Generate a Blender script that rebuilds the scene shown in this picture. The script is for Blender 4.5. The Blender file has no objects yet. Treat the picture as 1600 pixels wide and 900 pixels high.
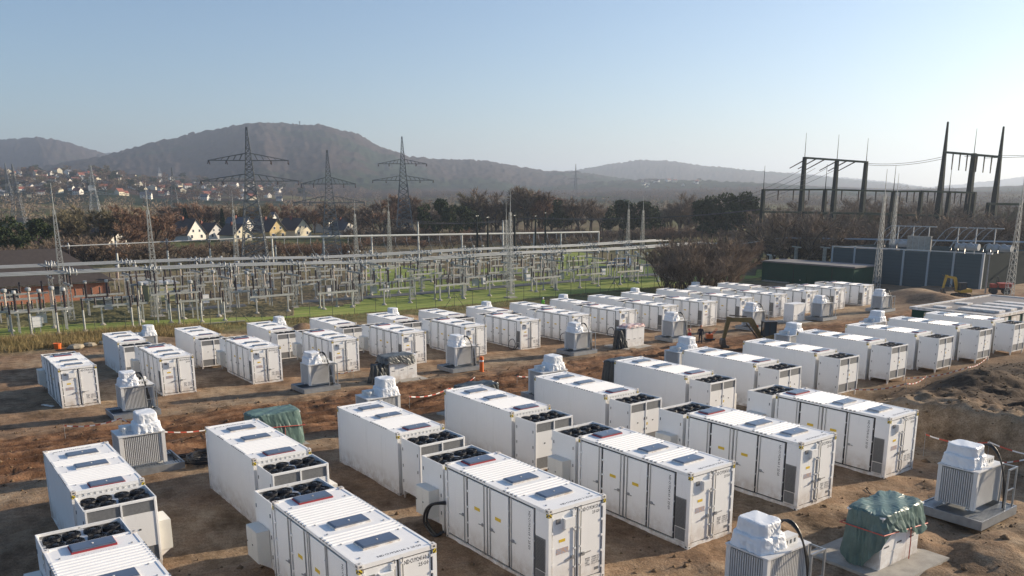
import bpy, math, random
import numpy as np
from mathutils import Vector, Matrix

SC = bpy.context.scene
COL = SC.collection
PI = math.pi

# ------------------------------------------------------------ camera
cam_d = bpy.data.cameras.new('camera')
cam = bpy.data.objects.new('camera', cam_d)
COL.objects.link(cam)
YAW, PITCH, ROLL, CAM_H = math.radians(-36.757), math.radians(13.061), math.radians(0.179), 11.528
_f = Vector((math.cos(YAW)*math.cos(PITCH), math.sin(YAW)*math.cos(PITCH), -math.sin(PITCH)))
_r = Vector((math.sin(YAW), -math.cos(YAW), 0))
_d = _f.cross(_r)
_r2 = _r*math.cos(ROLL) + _d*math.sin(ROLL)
_d2 = -_r*math.sin(ROLL) + _d*math.cos(ROLL)
mw = Matrix.Identity(4)
for i in range(3):
    mw[i][0] = _r2[i]; mw[i][1] = -_d2[i]; mw[i][2] = -_f[i]
mw[2][3] = CAM_H
cam.matrix_world = mw
cam_d.sensor_width = 36.0
cam_d.lens = 1310.3/1600*36
cam_d.shift_y = (609.34-450)/1600
cam_d.clip_start = 0.5
cam_d.clip_end = 40000
SC.camera = cam
HAZE = 1.9e-4

# ------------------------------------------------------------ light
SUN_EL = math.radians(17.0)
SUN_DIR = Vector((-0.25, -0.968, 0)).normalized()          # horizontal direction towards the sun
world = bpy.data.worlds.new('World'); SC.world = world
world.use_nodes = True
nt = world.node_tree; nt.nodes.clear()
wo = nt.nodes.new('ShaderNodeOutputWorld'); bg = nt.nodes.new('ShaderNodeBackground')
sky = nt.nodes.new('ShaderNodeTexSky'); sky.sky_type = 'NISHITA'
sky.sun_disc = False; sky.sun_elevation = SUN_EL
sky.sun_rotation = math.atan2(SUN_DIR.x, SUN_DIR.y)
sky.altitude = 200; sky.air_density = 1.0; sky.dust_density = 0.9; sky.ozone_density = 3.2
bg.inputs['Strength'].default_value = 0.088
nt.links.new(sky.outputs[0], bg.inputs[0]); nt.links.new(bg.outputs[0], wo.inputs[0])

sun_d = bpy.data.lights.new('sun', 'SUN'); sun_d.energy = 5.0; sun_d.angle = math.radians(0.55)
sun_d.color = (1.0, 0.84, 0.64)
sun = bpy.data.objects.new('sun', sun_d); COL.objects.link(sun)
to_sun = Vector((SUN_DIR.x*math.cos(SUN_EL), SUN_DIR.y*math.cos(SUN_EL), math.sin(SUN_EL)))
sun.rotation_euler = to_sun.to_track_quat('Z', 'Y').to_euler()
sun.location = (0, 0, 60)

vs = SC.view_settings
vs.view_transform = 'Standard'; vs.look = 'None'; vs.exposure = 0.88; vs.gamma = 1.0
vs.use_curve_mapping = False
SC.cycles.max_bounces = 6; SC.cycles.diffuse_bounces = 3; SC.cycles.glossy_bounces = 3
SC.cycles.transmission_bounces = 4; SC.cycles.transparent_max_bounces = 12; SC.cycles.volume_bounces = 0
SC.cycles.use_denoising = True

# ------------------------------------------------------------ materials
MATS = {}
def mat(name, col, rough=0.6, metal=0.0, var=0.0, scale=4.0, col2=None, bump=0.0, bscale=30.0, spec=0.5, coords='Object', stretch=None):
    if name in MATS: return MATS[name]
    m = bpy.data.materials.new(name); m.use_nodes = True
    t = m.node_tree; b = t.nodes['Principled BSDF']
    b.inputs['Base Color'].default_value = (*col, 1); b.inputs['Roughness'].default_value = rough
    b.inputs['Metallic'].default_value = metal; b.inputs['Specular IOR Level'].default_value = spec
    if var or col2 or bump:
        tc = t.nodes.new('ShaderNodeTexCoord'); src = tc.outputs[coords]
        if stretch:
            mp = t.nodes.new('ShaderNodeMapping'); mp.inputs['Scale'].default_value = stretch
            t.links.new(src, mp.inputs[0]); src = mp.outputs[0]
    if var or col2:
        n = t.nodes.new('ShaderNodeTexNoise'); n.inputs['Scale'].default_value = scale; n.inputs['Detail'].default_value = 7
        n.inputs['Roughness'].default_value = 0.65
        t.links.new(src, n.inputs['Vector'])
        r = t.nodes.new('ShaderNodeValToRGB')
        c2 = col2 if col2 else tuple(c*(1-var) for c in col)
        r.color_ramp.elements[0].color = (*c2, 1); r.color_ramp.elements[0].position = 0.34
        r.color_ramp.elements[1].color = (*col, 1); r.color_ramp.elements[1].position = 0.62
        t.links.new(n.outputs['Fac'], r.inputs[0]); t.links.new(r.outputs[0], b.inputs['Base Color'])
    if bump:
        n2 = t.nodes.new('ShaderNodeTexNoise'); n2.inputs['Scale'].default_value = bscale; n2.inputs['Detail'].default_value = 5
        t.links.new(src, n2.inputs['Vector'])
        bp = t.nodes.new('ShaderNodeBump'); bp.inputs['Strength'].default_value = bump; bp.inputs['Distance'].default_value = 0.05
        t.links.new(n2.outputs['Fac'], bp.inputs['Height']); t.links.new(bp.outputs[0], b.inputs['Normal'])
    MATS[name] = m
    return m

# ------------------------------------------------------------ mesh helpers
class MB:
    def __init__(s): s.v = []; s.f = []
    def add(s, vs, fs):
        o = len(s.v); s.v.extend([tuple(p) for p in vs]); s.f.extend([tuple(i+o for i in q) for q in fs]); return s
    def box(s, x0, y0, z0, x1, y1, z1):
        return s.add([(x0,y0,z0),(x1,y0,z0),(x1,y1,z0),(x0,y1,z0),(x0,y0,z1),(x1,y0,z1),(x1,y1,z1),(x0,y1,z1)],
                     [(0,3,2,1),(4,5,6,7),(0,1,5,4),(1,2,6,5),(2,3,7,6),(3,0,4,7)])
    def cbox(s, cx, cy, z0, sx, sy, h): return s.box(cx-sx/2, cy-sy/2, z0, cx+sx/2, cy+sy/2, z0+h)
    def beam(s, p, q, w, h=None, up=(0,0,1)):
        p = Vector(p); q = Vector(q); h = w if h is None else h
        d = (q-p); d.normalize(); u = Vector(up)
        if abs(d.dot(u)) > 0.98: u = Vector((1,0,0))
        a = d.cross(u).normalized()*(w/2); b = a.cross(d).normalized()*(h/2)
        vs = [p-a-b, p+a-b, p+a+b, p-a+b, q-a-b, q+a-b, q+a+b, q-a+b]
        return s.add(vs, [(0,1,2,3),(7,6,5,4),(0,4,5,1),(1,5,6,2),(2,6,7,3),(3,7,4,0)])
    def tube(s, p, q, r0, r1=None, n=8, cap=True):
        p = Vector(p); q = Vector(q); r1 = r0 if r1 is None else r1
        d = (q-p).normalized(); u = Vector((0,0,1)) if abs(d.z) < 0.95 else Vector((1,0,0))
        a = d.cross(u).normalized(); b = d.cross(a)
        vs = []
        for c, r in ((p, r0), (q, r1)):
            for i in range(n):
                t = 2*PI*i/n; vs.append(c + (a*math.cos(t) + b*math.sin(t))*r)
        fs = [(i, (i+1) % n, n+(i+1) % n, n+i) for i in range(n)]
        if cap: fs += [tuple(range(n-1, -1, -1)), tuple(range(n, 2*n))]
        return s.add(vs, fs)
    def path(s, pts, r, n=6):
        pts = [Vector(p) for p in pts]; vs = []; fs = []
        prev = None
        for i, p in enumerate(pts):
            d = (pts[min(i+1, len(pts)-1)] - pts[max(i-1, 0)]).normalized()
            u = Vector((0,0,1)) if abs(d.z) < 0.9 else Vector((1,0,0))
            a = d.cross(u).normalized()
            if prev is not None and a.dot(prev) < 0: a = -a
            prev = a; b = d.cross(a)
            rr = r[i] if isinstance(r, (list, tuple)) else r
            for k in range(n):
                t = 2*PI*k/n; vs.append(p + (a*math.cos(t) + b*math.sin(t))*rr)
        for i in range(len(pts)-1):
            for k in range(n): fs.append((i*n+k, i*n+(k+1) % n, (i+1)*n+(k+1) % n, (i+1)*n+k))
        fs += [tuple(range(n-1, -1, -1)), tuple((len(pts)-1)*n+k for k in range(n))]
        return s.add(vs, fs)
    def lathe(s, prof, n=10, c=(0,0,0)):
        vs = []; fs = []
        for (r, z) in prof:
            for k in range(n):
                t = 2*PI*k/n; vs.append((c[0]+r*math.cos(t), c[1]+r*math.sin(t), c[2]+z))
        for i in range(len(prof)-1):
            for k in range(n): fs.append((i*n+k, i*n+(k+1) % n, (i+1)*n+(k+1) % n, (i+1)*n+k))
        if prof[0][0] > 0: fs.append(tuple(range(n-1, -1, -1)))
        if prof[-1][0] > 0: fs.append(tuple((len(prof)-1)*n+k for k in range(n)))
        return s.add(vs, fs)
    def torus(s, c, R, r, axis='z', n=14, m=5):
        vs = []; fs = []
        for i in range(n):
            t = 2*PI*i/n
            for k in range(m):
                q = 2*PI*k/m; a = (R + r*math.cos(q))*math.cos(t); b = (R + r*math.cos(q))*math.sin(t); h = r*math.sin(q)
                o = {'z': (a, b, h), 'x': (h, a, b), 'y': (a, h, b)}[axis]
                vs.append((c[0]+o[0], c[1]+o[1], c[2]+o[2]))
        for i in range(n):
            for k in range(m): fs.append((i*m+k, ((i+1) % n)*m+k, ((i+1) % n)*m+(k+1) % m, i*m+(k+1) % m))
        return s.add(vs, fs)
    def mesh(s, name, m, smooth=False):
        me = bpy.data.meshes.new(name); me.from_pydata(s.v, [], s.f); me.materials.append(m)
        if smooth: me.shade_smooth()
        me.update(); return me
    def build(s, name, m, parent=None, smooth=False): return put(name, s.mesh(name, m, smooth), parent)

def put(name, me, parent=None, loc=None, rot=None, scale=None):
    o = bpy.data.objects.new(name, me); COL.objects.link(o)
    if parent is not None: o.parent = parent
    if loc is not None: o.location = loc
    if rot is not None: o.rotation_euler = rot
    if scale is not None: o.scale = scale
    return o
def tag(o, label, cat, group=None):
    o['label'] = label; o['category'] = cat
    if group: o['group'] = group
    return o
def empty(name, loc=(0,0,0), rz=0.0):
    o = bpy.data.objects.new(name, None); COL.objects.link(o); o.location = loc; o.rotation_euler = (0, 0, rz)
    o.empty_display_size = 0.3
    return o
KIDS = {}
def kids(o):
    return [c for c in o.children]
def copy_tree(o, parent=None, depth=0):
    c = o.copy(); COL.objects.link(c)
    if parent is not None: c.parent = parent
    for ch in TREE.get(o.name, ()) : copy_tree(ch, c, depth+1)
    return c
TREE = {}
def freeze(root):
    """remember a prototype's children so that copying stays fast"""
    ch = [o for o in bpy.data.objects if o.parent == root]
    TREE[root.name] = ch
    for c in ch: freeze(c) if any(o.parent == c for o in bpy.data.objects) else None
def sheet_mesh(name, X, Y, Z, m, smooth=True):
    """grid mesh from 2-D numpy arrays"""
    a, b = X.shape
    co = np.stack([X, Y, Z], -1).reshape(-1, 3).astype(np.float32)
    idx = np.arange(a*b).reshape(a, b)
    q = np.stack([idx[:-1, :-1], idx[1:, :-1], idx[1:, 1:], idx[:-1, 1:]], -1).reshape(-1, 4)
    me = bpy.data.meshes.new(name)
    me.vertices.add(len(co)); me.vertices.foreach_set('co', co.ravel())
    me.loops.add(q.size); me.loops.foreach_set('vertex_index', q.ravel().astype(np.int32))
    me.polygons.add(len(q)); me.polygons.foreach_set('loop_start', np.arange(0, q.size, 4, dtype=np.int32))
    if smooth: me.polygons.foreach_set('use_smooth', np.ones(len(q), dtype=bool))
    me.materials.append(m); me.update(calc_edges=True); me.validate()
    return me
def tri_mesh(name, co, tris, m, smooth=False):
    co = np.asarray(co, np.float32); tris = np.asarray(tris, np.int32); k = tris.shape[1]
    me = bpy.data.meshes.new(name)
    me.vertices.add(len(co)); me.vertices.foreach_set('co', co.ravel())
    me.loops.add(tris.size); me.loops.foreach_set('vertex_index', tris.ravel())
    me.polygons.add(len(tris)); me.polygons.foreach_set('loop_start', np.arange(0, tris.size, k, dtype=np.int32))
    if smooth: me.polygons.foreach_set('use_smooth', np.ones(len(tris), dtype=bool))
    me.materials.append(m); me.update(calc_edges=True)
    return me
def _hash(ix, iy, seed):
    n = (ix.astype(np.int64)*374761393 + iy.astype(np.int64)*668265263 + seed*1274126177) & 0x7fffffff
    n = ((n ^ (n >> 13))*1274126177) & 0x7fffffff
    return ((n ^ (n >> 16)) & 0xffff)/65535.0
def vnoise(x, y, seed=0):
    ix = np.floor(x); iy = np.floor(y); fx = x-ix; fy = y-iy
    fx = fx*fx*(3-2*fx); fy = fy*fy*(3-2*fy)
    a = _hash(ix, iy, seed); b = _hash(ix+1, iy, seed); c = _hash(ix, iy+1, seed); d = _hash(ix+1, iy+1, seed)
    return (a*(1-fx)+b*fx)*(1-fy) + (c*(1-fx)+d*fx)*fy
def fbm(x, y, oct=4, seed=0):
    s = 0; amp = 0.5
    for o in range(oct):
        s = s + amp*(vnoise(x, y, seed+o*17)-0.5); x = x*2.03+7.1; y = y*2.03-3.7; amp *= 0.5
    return s
def sstep(a, b, x):
    t = np.clip((x-a)/(b-a), 0, 1); return t*t*(3-2*t)
ORD = ['first', 'second', 'third', 'fourth', 'fifth', 'sixth', 'seventh', 'eighth', 'ninth', 'tenth', 'eleventh', 'twelfth',
       'thirteenth', 'fourteenth', 'fifteenth', 'sixteenth', 'seventeenth', 'eighteenth', 'nineteenth', 'twentieth']
def nth(n):
    if n < 20: return ORD[n]
    t = ['', '', 'twenty', 'thirty', 'forty', 'fifty', 'sixty', 'seventy'][(n+1)//10]; k = (n+1) % 10
    return (t[:-1]+'ieth') if k == 0 else t+'-'+ORD[k-1]
_TX = {}
def text_mesh(txt, size, m, align='LEFT'):
    """flat lettering as a mesh in the XY plane"""
    k = (txt, size, m.name, align)
    if k in _TX: return _TX[k]
    cu = bpy.data.curves.new('lettering', 'FONT'); cu.body = txt; cu.size = size; cu.align_x = align
    cu.resolution_u = 1; cu.offset = size*.012; cu.space_line = 0.9
    ob = bpy.data.objects.new('lettering_tmp', cu); COL.objects.link(ob)
    dg = bpy.context.evaluated_depsgraph_get(); dg.update()
    me = bpy.data.meshes.new_from_object(ob.evaluated_get(dg)); me.materials.clear(); me.materials.append(m)
    me.name = 'lettering'
    bpy.data.objects.remove(ob); bpy.data.curves.remove(cu)
    _TX[k] = me
    return me
# ------------------------------------------------------------ survey tables (site coordinates in metres)
TREES = [
('pine',223.7,-24.1,11.7,'L'),
('pine',230.4,-27.5,10.1,'L'),
('pine',235.9,-31.7,11.0,'L'),
('pine',242.5,-35.1,9.4,'L'),
('olive',251.8,-40.0,12.3,'L'),
('olive',256.1,-44.7,13.4,'L'),
('olive',257.2,-49.7,13.8,'L'),
('olive',259.5,-53.7,13.2,'L'),
('olive',295.0,-54.4,14.3,'L'),
('red',244.2,-53.4,13.4,'L'),
('red',248.2,-58.4,13.8,'L'),
('red',252.2,-63.4,12.7,'L'),
('red',246.6,-64.9,11.5,'L'),
('red',292.4,-67.0,14.6,'L'),
('fir',346.2,-98.6,11.9,'H'),
('fir',350.0,-103.4,12.3,'H'),
('fir',349.0,-106.7,10.6,'H'),
('fir',323.2,-105.5,11.8,'H'),
('red',400.7,-125.9,8.2,'H'),
('red',394.3,-144.8,8.9,'H'),
('bare',372.5,-145.7,10.6,'H'),
('red',389.0,-158.4,9.4,'H'),
('bare',367.2,-158.7,11.3,'H'),
('bare',346.1,-157.0,13.2,'H'),
('bare',325.1,-154.6,13.6,'H'),
('bare',303.9,-152.5,12.5,'H'),
('red',292.7,-152.3,13.7,'H'),
('red',281.7,-151.9,15.4,'H'),
('bare',288.1,-160.9,17.3,'H'),
('red',285.7,-165.1,17.7,'H'),
('bare',283.3,-169.2,14.9,'H'),
('pine',244.3,-146.8,13.8,'M'),
('pine',249.9,-156.8,15.4,'M'),
('pine',243.9,-156.9,13.3,'M'),
('pine',250.0,-165.8,12.8,'M'),
('pine',256.0,-174.8,10.8,'M'),
('olive',273.5,-184.7,18.1,'M'),
('bare',270.7,-188.8,20.0,'M'),
('bare',271.9,-195.7,18.6,'M'),
('olive',264.2,-197.7,20.0,'M'),
('bare',256.6,-199.5,20.4,'M'),
('red',257.5,-206.4,19.0,'M'),
('red',254.4,-210.2,17.6,'M'),
('pine',245.6,-205.1,14.7,'M'),
('pine',250.8,-214.5,13.2,'M'),
('bare',240.5,-211.0,16.3,'M'),
('bare',244.8,-221.3,15.1,'M'),
('bare',242.3,-224.0,13.2,'M'),
('pine',232.6,-219.8,12.4,'M'),
('pine',215.0,-209.2,14.8,'M'),
('pine',212.7,-211.6,13.5,'M'),
('pine',209.6,-214.6,14.3,'M'),
('pine',210.8,-220.4,12.5,'M'),
('bare',224.5,-241.9,13.2,'R'),
('bare',221.0,-245.0,15.0,'R'),
('bare',218.5,-247.3,17.8,'R'),
('bare',222.9,-256.8,16.2,'R'),
('pine',182.3,-212.5,14.8,'R'),
('pine',181.2,-216.1,16.0,'R'),
('pine',176.6,-217.3,16.8,'R'),
('pine',174.5,-221.5,17.2,'R'),
('pine',174.1,-225.6,16.0,'R'),
('bare',176.4,-242.6,13.4,'R'),
('bare',174.7,-256.1,14.6,'R'),
('bare',168.0,-272.3,14.1,'R'),
('bare',169.4,-283.2,15.4,'R'),
('bare',164.7,-286.0,14.9,'R'),
('bare',160.8,-288.2,15.8,'R'),
('bare',155.3,-291.2,14.5,'R'),
('bare',150.0,-293.9,14.5,'R'),
('bare',129.9,-270.4,13.5,'R'),
('bare',112.5,-256.4,14.0,'R'),
('bare',108.3,-258.2,14.7,'R'),
('bushred',316.9,-30.8,7.9,'U'),
('bush',280.5,-28.6,7.3,'U'),
('bush',321.7,-35.1,7.8,'U'),
('bush',322.0,-37.0,7.5,'U'),
('bush',299.8,-36.0,6.1,'U'),
('bush',320.8,-41.2,7.5,'U'),
('bushred',287.3,-39.1,6.5,'U'),
('bushred',285.3,-40.8,6.4,'U'),
('bush',272.1,-40.7,7.7,'U'),
('bushred',289.2,-45.7,8.5,'U'),
('bush',295.1,-48.7,7.6,'U'),
('bush',317.3,-54.3,7.1,'U'),
('bushred',297.8,-53.0,7.2,'U'),
('bush',270.9,-50.0,7.6,'U'),
('bush',316.9,-61.1,5.9,'U'),
('bushred',315.8,-63.5,4.9,'U'),
('bushred',281.5,-58.8,6.2,'U'),
('bushred',307.8,-66.3,5.6,'U'),
('bushred',273.0,-60.4,6.3,'U'),
('bushred',275.2,-63.2,7.7,'U'),
('bushred',282.7,-67.6,6.9,'U'),
('bush',297.5,-73.2,5.6,'U'),
('bush',274.3,-69.9,5.8,'U'),
('bush',310.7,-81.3,5.6,'U'),
('bush',268.4,-132.7,6.0,'U'),
('bush',266.5,-134.4,6.5,'U'),
('bush',268.3,-137.6,4.7,'U'),
('bush',258.5,-135.7,6.0,'U'),
('bush',266.5,-142.9,5.6,'U'),
('bush',275.3,-150.5,4.3,'U'),
('bush',253.4,-141.6,7.4,'U'),
('bush',259.8,-148.5,6.3,'U'),
('bush',252.1,-147.4,4.5,'U'),
('bushred',259.6,-155.1,7.0,'U'),
('bush',247.3,-150.4,6.6,'U'),
('bush',248.4,-154.3,5.0,'U'),
('bush',249.6,-158.0,4.4,'U'),
('bushred',271.8,-176.1,4.1,'U'),
('bushred',236.4,-156.2,6.0,'U'),
('bush',256.4,-173.5,5.2,'U'),
('bush',251.6,-173.9,5.5,'U'),
('bush',237.2,-167.1,4.5,'U'),
('bush',252.4,-181.7,4.6,'U'),
('bush',247.1,-180.8,5.0,'U'),
('bush',246.0,-182.9,4.6,'U'),
('bush',225.4,-171.5,4.6,'U'),
('bush',236.7,-182.9,4.0,'U'),
('bush',231.4,-181.3,5.8,'U'),
('bushred',243.4,-193.5,6.0,'U'),
('bushred',224.9,-181.3,6.1,'U'),
('bush',233.4,-192.2,4.7,'U'),
('bush',222.0,-186.3,6.4,'U'),
('bush',245.6,-209.6,4.3,'U'),
('bushred',231.9,-201.4,4.2,'U'),
('bushred',220.4,-194.8,6.7,'U'),
('bushred',226.6,-204.8,3.7,'U'),
('bushred',216.1,-199.4,5.1,'U'),
('bush',205.5,-193.2,5.7,'U'),
('bush',213.9,-205.3,5.4,'U'),
('bushred',222.0,-216.9,5.1,'U'),
('bushred',215.7,-215.4,4.0,'U'),
('bush',201.5,-205.2,6.5,'U'),
('bushred',208.2,-215.5,4.0,'U'),
('bushred',212.5,-223.0,6.7,'U'),
('bushred',192.9,-205.5,7.4,'U'),
('bushred',196.1,-211.8,5.8,'U'),
('bush',193.8,-213.5,6.6,'U'),
('bushred',199.2,-223.8,6.2,'U'),
('bush',210.0,-240.2,3.6,'U'),
('bush',189.0,-218.8,7.0,'U'),
('bushred',195.2,-229.7,6.1,'U'),
('bush',202.5,-242.1,4.4,'U'),
('bush',189.6,-229.7,6.4,'U'),
('bushred',173.3,-214.4,6.3,'U'),
('bush',200.6,-252.7,4.2,'U'),
('bushred',181.0,-232.0,4.6,'U'),
('bushred',194.5,-254.0,4.2,'U'),
('bush',190.2,-253.3,6.4,'U'),
('olive',377.1,-51.9,8.8,'B'),
('olive',367.2,-54.9,10.5,'B'),
('bare',363.7,-58.5,9.1,'B'),
('bare',384.7,-64.5,9.8,'B'),
('bare',378.8,-67.4,10.6,'B'),
('bare',341.6,-64.8,8.8,'B'),
('bare',389.9,-76.9,7.9,'B'),
('bare',361.2,-75.8,8.2,'B'),
('bare',345.6,-76.2,9.5,'B'),
('bare',356.7,-81.3,10.4,'B'),
('olive',342.1,-80.7,9.0,'B'),
('red',357.8,-89.0,10.2,'B'),
('red',352.6,-92.0,13.0,'B'),
('red',348.3,-95.6,14.5,'B'),
('red',364.4,-104.7,12.5,'B'),
('red',374.8,-110.7,13.8,'B'),
('red',342.2,-104.8,14.5,'B'),
('bare',335.8,-106.3,13.4,'B'),
('bare',362.6,-119.3,14.6,'B'),
('olive',350.0,-119.9,12.6,'B'),
('bare',341.7,-121.9,12.8,'B'),
('olive',367.5,-135.5,13.0,'B'),
('olive',328.2,-125.4,14.0,'B'),
('red',352.6,-139.9,14.2,'B'),
('red',366.4,-150.8,13.3,'B'),
('red',353.9,-150.9,13.0,'B'),
('red',337.6,-148.4,11.1,'B'),
('bare',343.0,-155.3,12.0,'B'),
('bare',314.5,-146.3,14.5,'B'),
('red',358.1,-170.2,12.2,'B'),
('olive',354.6,-171.7,12.3,'B'),
('bare',318.5,-158.0,12.7,'B'),
('olive',350.6,-177.2,10.3,'B'),
('bare',320.1,-165.3,13.6,'B'),
('bare',306.2,-162.9,11.8,'B'),
('bare',318.2,-173.4,11.2,'B'),
('bare',323.5,-181.5,11.5,'B'),
('bare',313.4,-179.2,11.6,'B'),
('bare',306.8,-180.7,14.0,'B'),
('red',324.3,-196.1,11.4,'B'),
('bare',309.8,-192.7,13.8,'B'),
('bare',298.2,-190.7,11.4,'B'),
('olive',291.0,-189.8,13.8,'B'),
('olive',307.6,-206.3,13.3,'B'),
('red',286.0,-197.3,12.8,'B'),
('olive',291.7,-207.5,11.3,'B'),
('bare',309.9,-224.3,12.1,'B'),
('olive',279.3,-206.9,11.1,'B'),
('bare',313.3,-237.4,11.1,'B'),
('bare',290.7,-224.3,12.1,'B'),
('bare',276.1,-216.6,13.2,'B'),
('bare',278.1,-223.6,10.6,'B'),
('olive',284.5,-233.8,12.8,'B'),
('red',264.6,-222.5,14.0,'B'),
('bare',302.9,-261.3,9.7,'B'),
('red',291.6,-255.8,11.9,'B'),
('bare',261.6,-235.8,13.1,'B'),
('bare',286.0,-263.6,10.8,'B'),
('bare',261.5,-245.5,12.2,'B'),
('bare',283.4,-273.3,9.8,'B'),
('bare',275.4,-271.0,12.8,'B'),
('bare',271.8,-275.1,11.0,'B'),
('bare',264.9,-273.9,10.3,'B'),
('olive',246.9,-261.7,11.2,'B'),
('bare',245.4,-265.9,12.9,'B'),
('bare',242.1,-267.4,11.3,'B'),
('bare',229.8,-259.4,11.2,'B'),
('red',239.8,-274.7,13.8,'B'),
('olive',231.4,-272.8,11.6,'B'),
('bare',233.8,-279.9,13.4,'B'),
('bare',243.4,-298.3,10.2,'B'),
('bare',237.4,-296.3,11.4,'B'),
('bare',239.9,-305.8,9.6,'B'),
('olive',218.2,-283.3,12.4,'B'),
('bare',172.1,-225.2,12.7,'B'),
('bare',167.6,-224.1,10.2,'B'),
('bare',168.5,-228.9,10.4,'B'),
('bare',162.7,-226.5,12.8,'B'),
('bare',157.0,-223.6,12.0,'B'),
('bare',158.0,-228.9,12.3,'B'),
('bare',149.9,-222.5,11.0,'B'),
('bare',162.4,-246.8,10.8,'B'),
('bare',139.3,-216.2,12.2,'B'),
('bare',138.1,-218.5,13.0,'B'),
('bare',155.5,-251.9,11.9,'B'),
('bare',143.2,-236.7,11.7,'B'),
('olive',127.4,-215.7,12.4,'B'),
('bare',145.4,-251.7,11.1,'B'),
('bare',131.2,-230.9,13.0,'B'),
('bare',138.3,-248.7,11.4,'B'),
('olive',141.0,-260.5,10.5,'B'),
('bare',120.6,-227.3,13.0,'B'),
('olive',131.0,-251.9,11.3,'B'),
('bare',114.5,-223.8,12.6,'B'),
('bare',132.8,-265.7,10.4,'B'),
('olive',116.1,-236.8,10.9,'B'),
('bare',110.6,-229.1,13.2,'B'),
('olive',124.1,-264.2,11.0,'B'),
('bare',114.5,-249.1,11.6,'B'),
('olive',122.1,-272.6,12.1,'B'),
('bare',113.8,-259.7,10.5,'B'),
('olive',116.7,-270.9,11.1,'B'),
('olive',99.2,-235.4,12.4,'B'),
('bare',113.4,-276.8,11.0,'B'),
('bare',98.4,-246.4,12.7,'B'),
('bushred',212.9,-20.1,6.0,'G'),
('bushred',220.7,-22.8,5.5,'G'),
('bush',212.2,-23.9,5.9,'G'),
('bush',225.6,-28.1,5.1,'G'),
('bush',219.9,-30.2,5.3,'G'),
('bush',215.5,-32.2,6.9,'G'),
('bushred',232.2,-37.1,6.1,'G'),
('bush',215.9,-37.1,7.7,'G'),
('bush',213.0,-39.3,7.6,'G'),
('bushred',215.9,-41.8,6.2,'G'),
('bushred',227.3,-46.4,6.3,'G'),
('bushred',222.4,-47.9,5.6,'G'),
('bushred',225.2,-51.9,5.9,'G'),
('bush',208.7,-50.2,6.5,'G'),
('bush',208.0,-52.3,6.5,'G'),
('bush',223.5,-59.5,4.8,'G'),
('bushred',217.4,-61.4,5.4,'G'),
('bush',207.8,-61.4,5.4,'G'),
('bush',218.2,-67.4,5.3,'G'),
('bush',223.1,-72.5,5.3,'G'),
('bush',214.3,-72.7,5.9,'G'),
('bush',208.6,-73.3,6.2,'G'),
('bush',216.0,-79.8,5.6,'G'),
('bush',215.9,-83.5,5.6,'G'),
('bushred',204.2,-82.5,5.8,'G'),
('bushred',211.0,-88.3,4.8,'G'),
('bushred',201.8,-87.9,5.6,'G'),
('bushred',202.3,-91.6,5.8,'G'),
('bushred',195.2,-91.3,5.0,'G'),
('bush',194.6,-94.5,5.4,'G'),
('bushred',230.7,-116.8,4.5,'G'),
('bush',237.1,-124.9,4.7,'G'),
('bush',229.6,-125.9,4.9,'G'),
('bushred',238.2,-135.8,4.1,'G'),
('bushred',222.8,-132.3,3.8,'G'),
('bush',229.9,-142.0,2.8,'G'),
('bush',216.5,-138.1,4.9,'G'),
('bush',227.3,-149.6,2.7,'G'),
('bush',207.9,-141.5,3.7,'G'),
('bush',221.7,-156.3,3.2,'G'),
('bushred',222.0,-162.3,3.1,'G'),
('bush',213.9,-162.2,4.0,'G'),
('bush',201.4,-158.1,4.7,'G'),
('bush',201.5,-162.9,4.1,'G'),
('bush',206.6,-170.9,2.7,'G'),
('bush',187.8,-159.1,3.6,'G'),
('bush',184.6,-161.9,4.9,'G'),
('bushred',184.3,-167.5,3.7,'G'),
('bushred',193.0,-179.5,3.6,'G'),
('bush',183.1,-174.6,4.0,'G'),
('bush',178.2,-174.7,3.3,'G'),
('bush',123.4,-166.6,9.8,'G2'),
('bush',118.5,-162.3,12.9,'G2'),
('bush',120.5,-168.2,9.8,'G2'),
('bush',128.8,-182.8,9.4,'G2'),
('bush',105.9,-152.3,13.5,'G2'),
('bush',119.3,-174.7,12.2,'G2'),
('bush',108.1,-160.5,13.3,'G2'),
('bush',107.3,-162.2,10.9,'G2'),
('bush',106.0,-163.1,10.6,'G2'),
('bush',116.2,-182.2,9.7,'G2'),
('bush',100.4,-160.2,12.0,'G2'),
('bush',109.0,-176.9,9.9,'G2'),
('bush',108.3,-178.5,11.0,'G2'),
('bush',112.2,-187.9,11.6,'G2'),
('bush',106.4,-181.9,10.6,'G2'),
('bush',104.9,-181.7,12.4,'G2'),
('bush',107.5,-189.3,11.1,'G2'),
('bush',99.1,-177.5,11.9,'G2'),
('bush',100.2,-181.8,13.2,'G2'),
('bush',102.1,-188.9,13.0,'G2'),
('bush',93.7,-176.7,10.3,'G2'),
('bush',94.5,-181.2,10.4,'G2'),
('bush',89.2,-173.4,13.0,'G2'),
('bush',86.6,-171.0,12.7,'G2'),
('bush',92.6,-187.0,10.8,'G2'),
('bush',95.2,-196.6,9.7,'G2'),
('bush',94.9,-199.6,11.0,'G2'),
('bush',86.2,-184.1,12.9,'G2'),
('bush',88.2,-192.7,11.1,'G2'),
('bush',82.6,-183.7,13.3,'G2'),
('bush',81.7,-185.5,11.6,'G2'),
('bush',84.4,-195.4,11.4,'G2'),
('bush',81.2,-192.2,10.8,'G2'),
('bush',75.7,-182.1,11.2,'G2'),
('bush',82.6,-202.4,11.2,'G2'),
('bush',72.5,-182.0,11.4,'G2'),
('bush',74.1,-189.2,12.4,'G2'),
('bush',102.2,-109.8,7.7,'N'),
('bush',96.6,-105.5,9.6,'N'),
('bush',99.9,-111.9,10.1,'N'),
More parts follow.
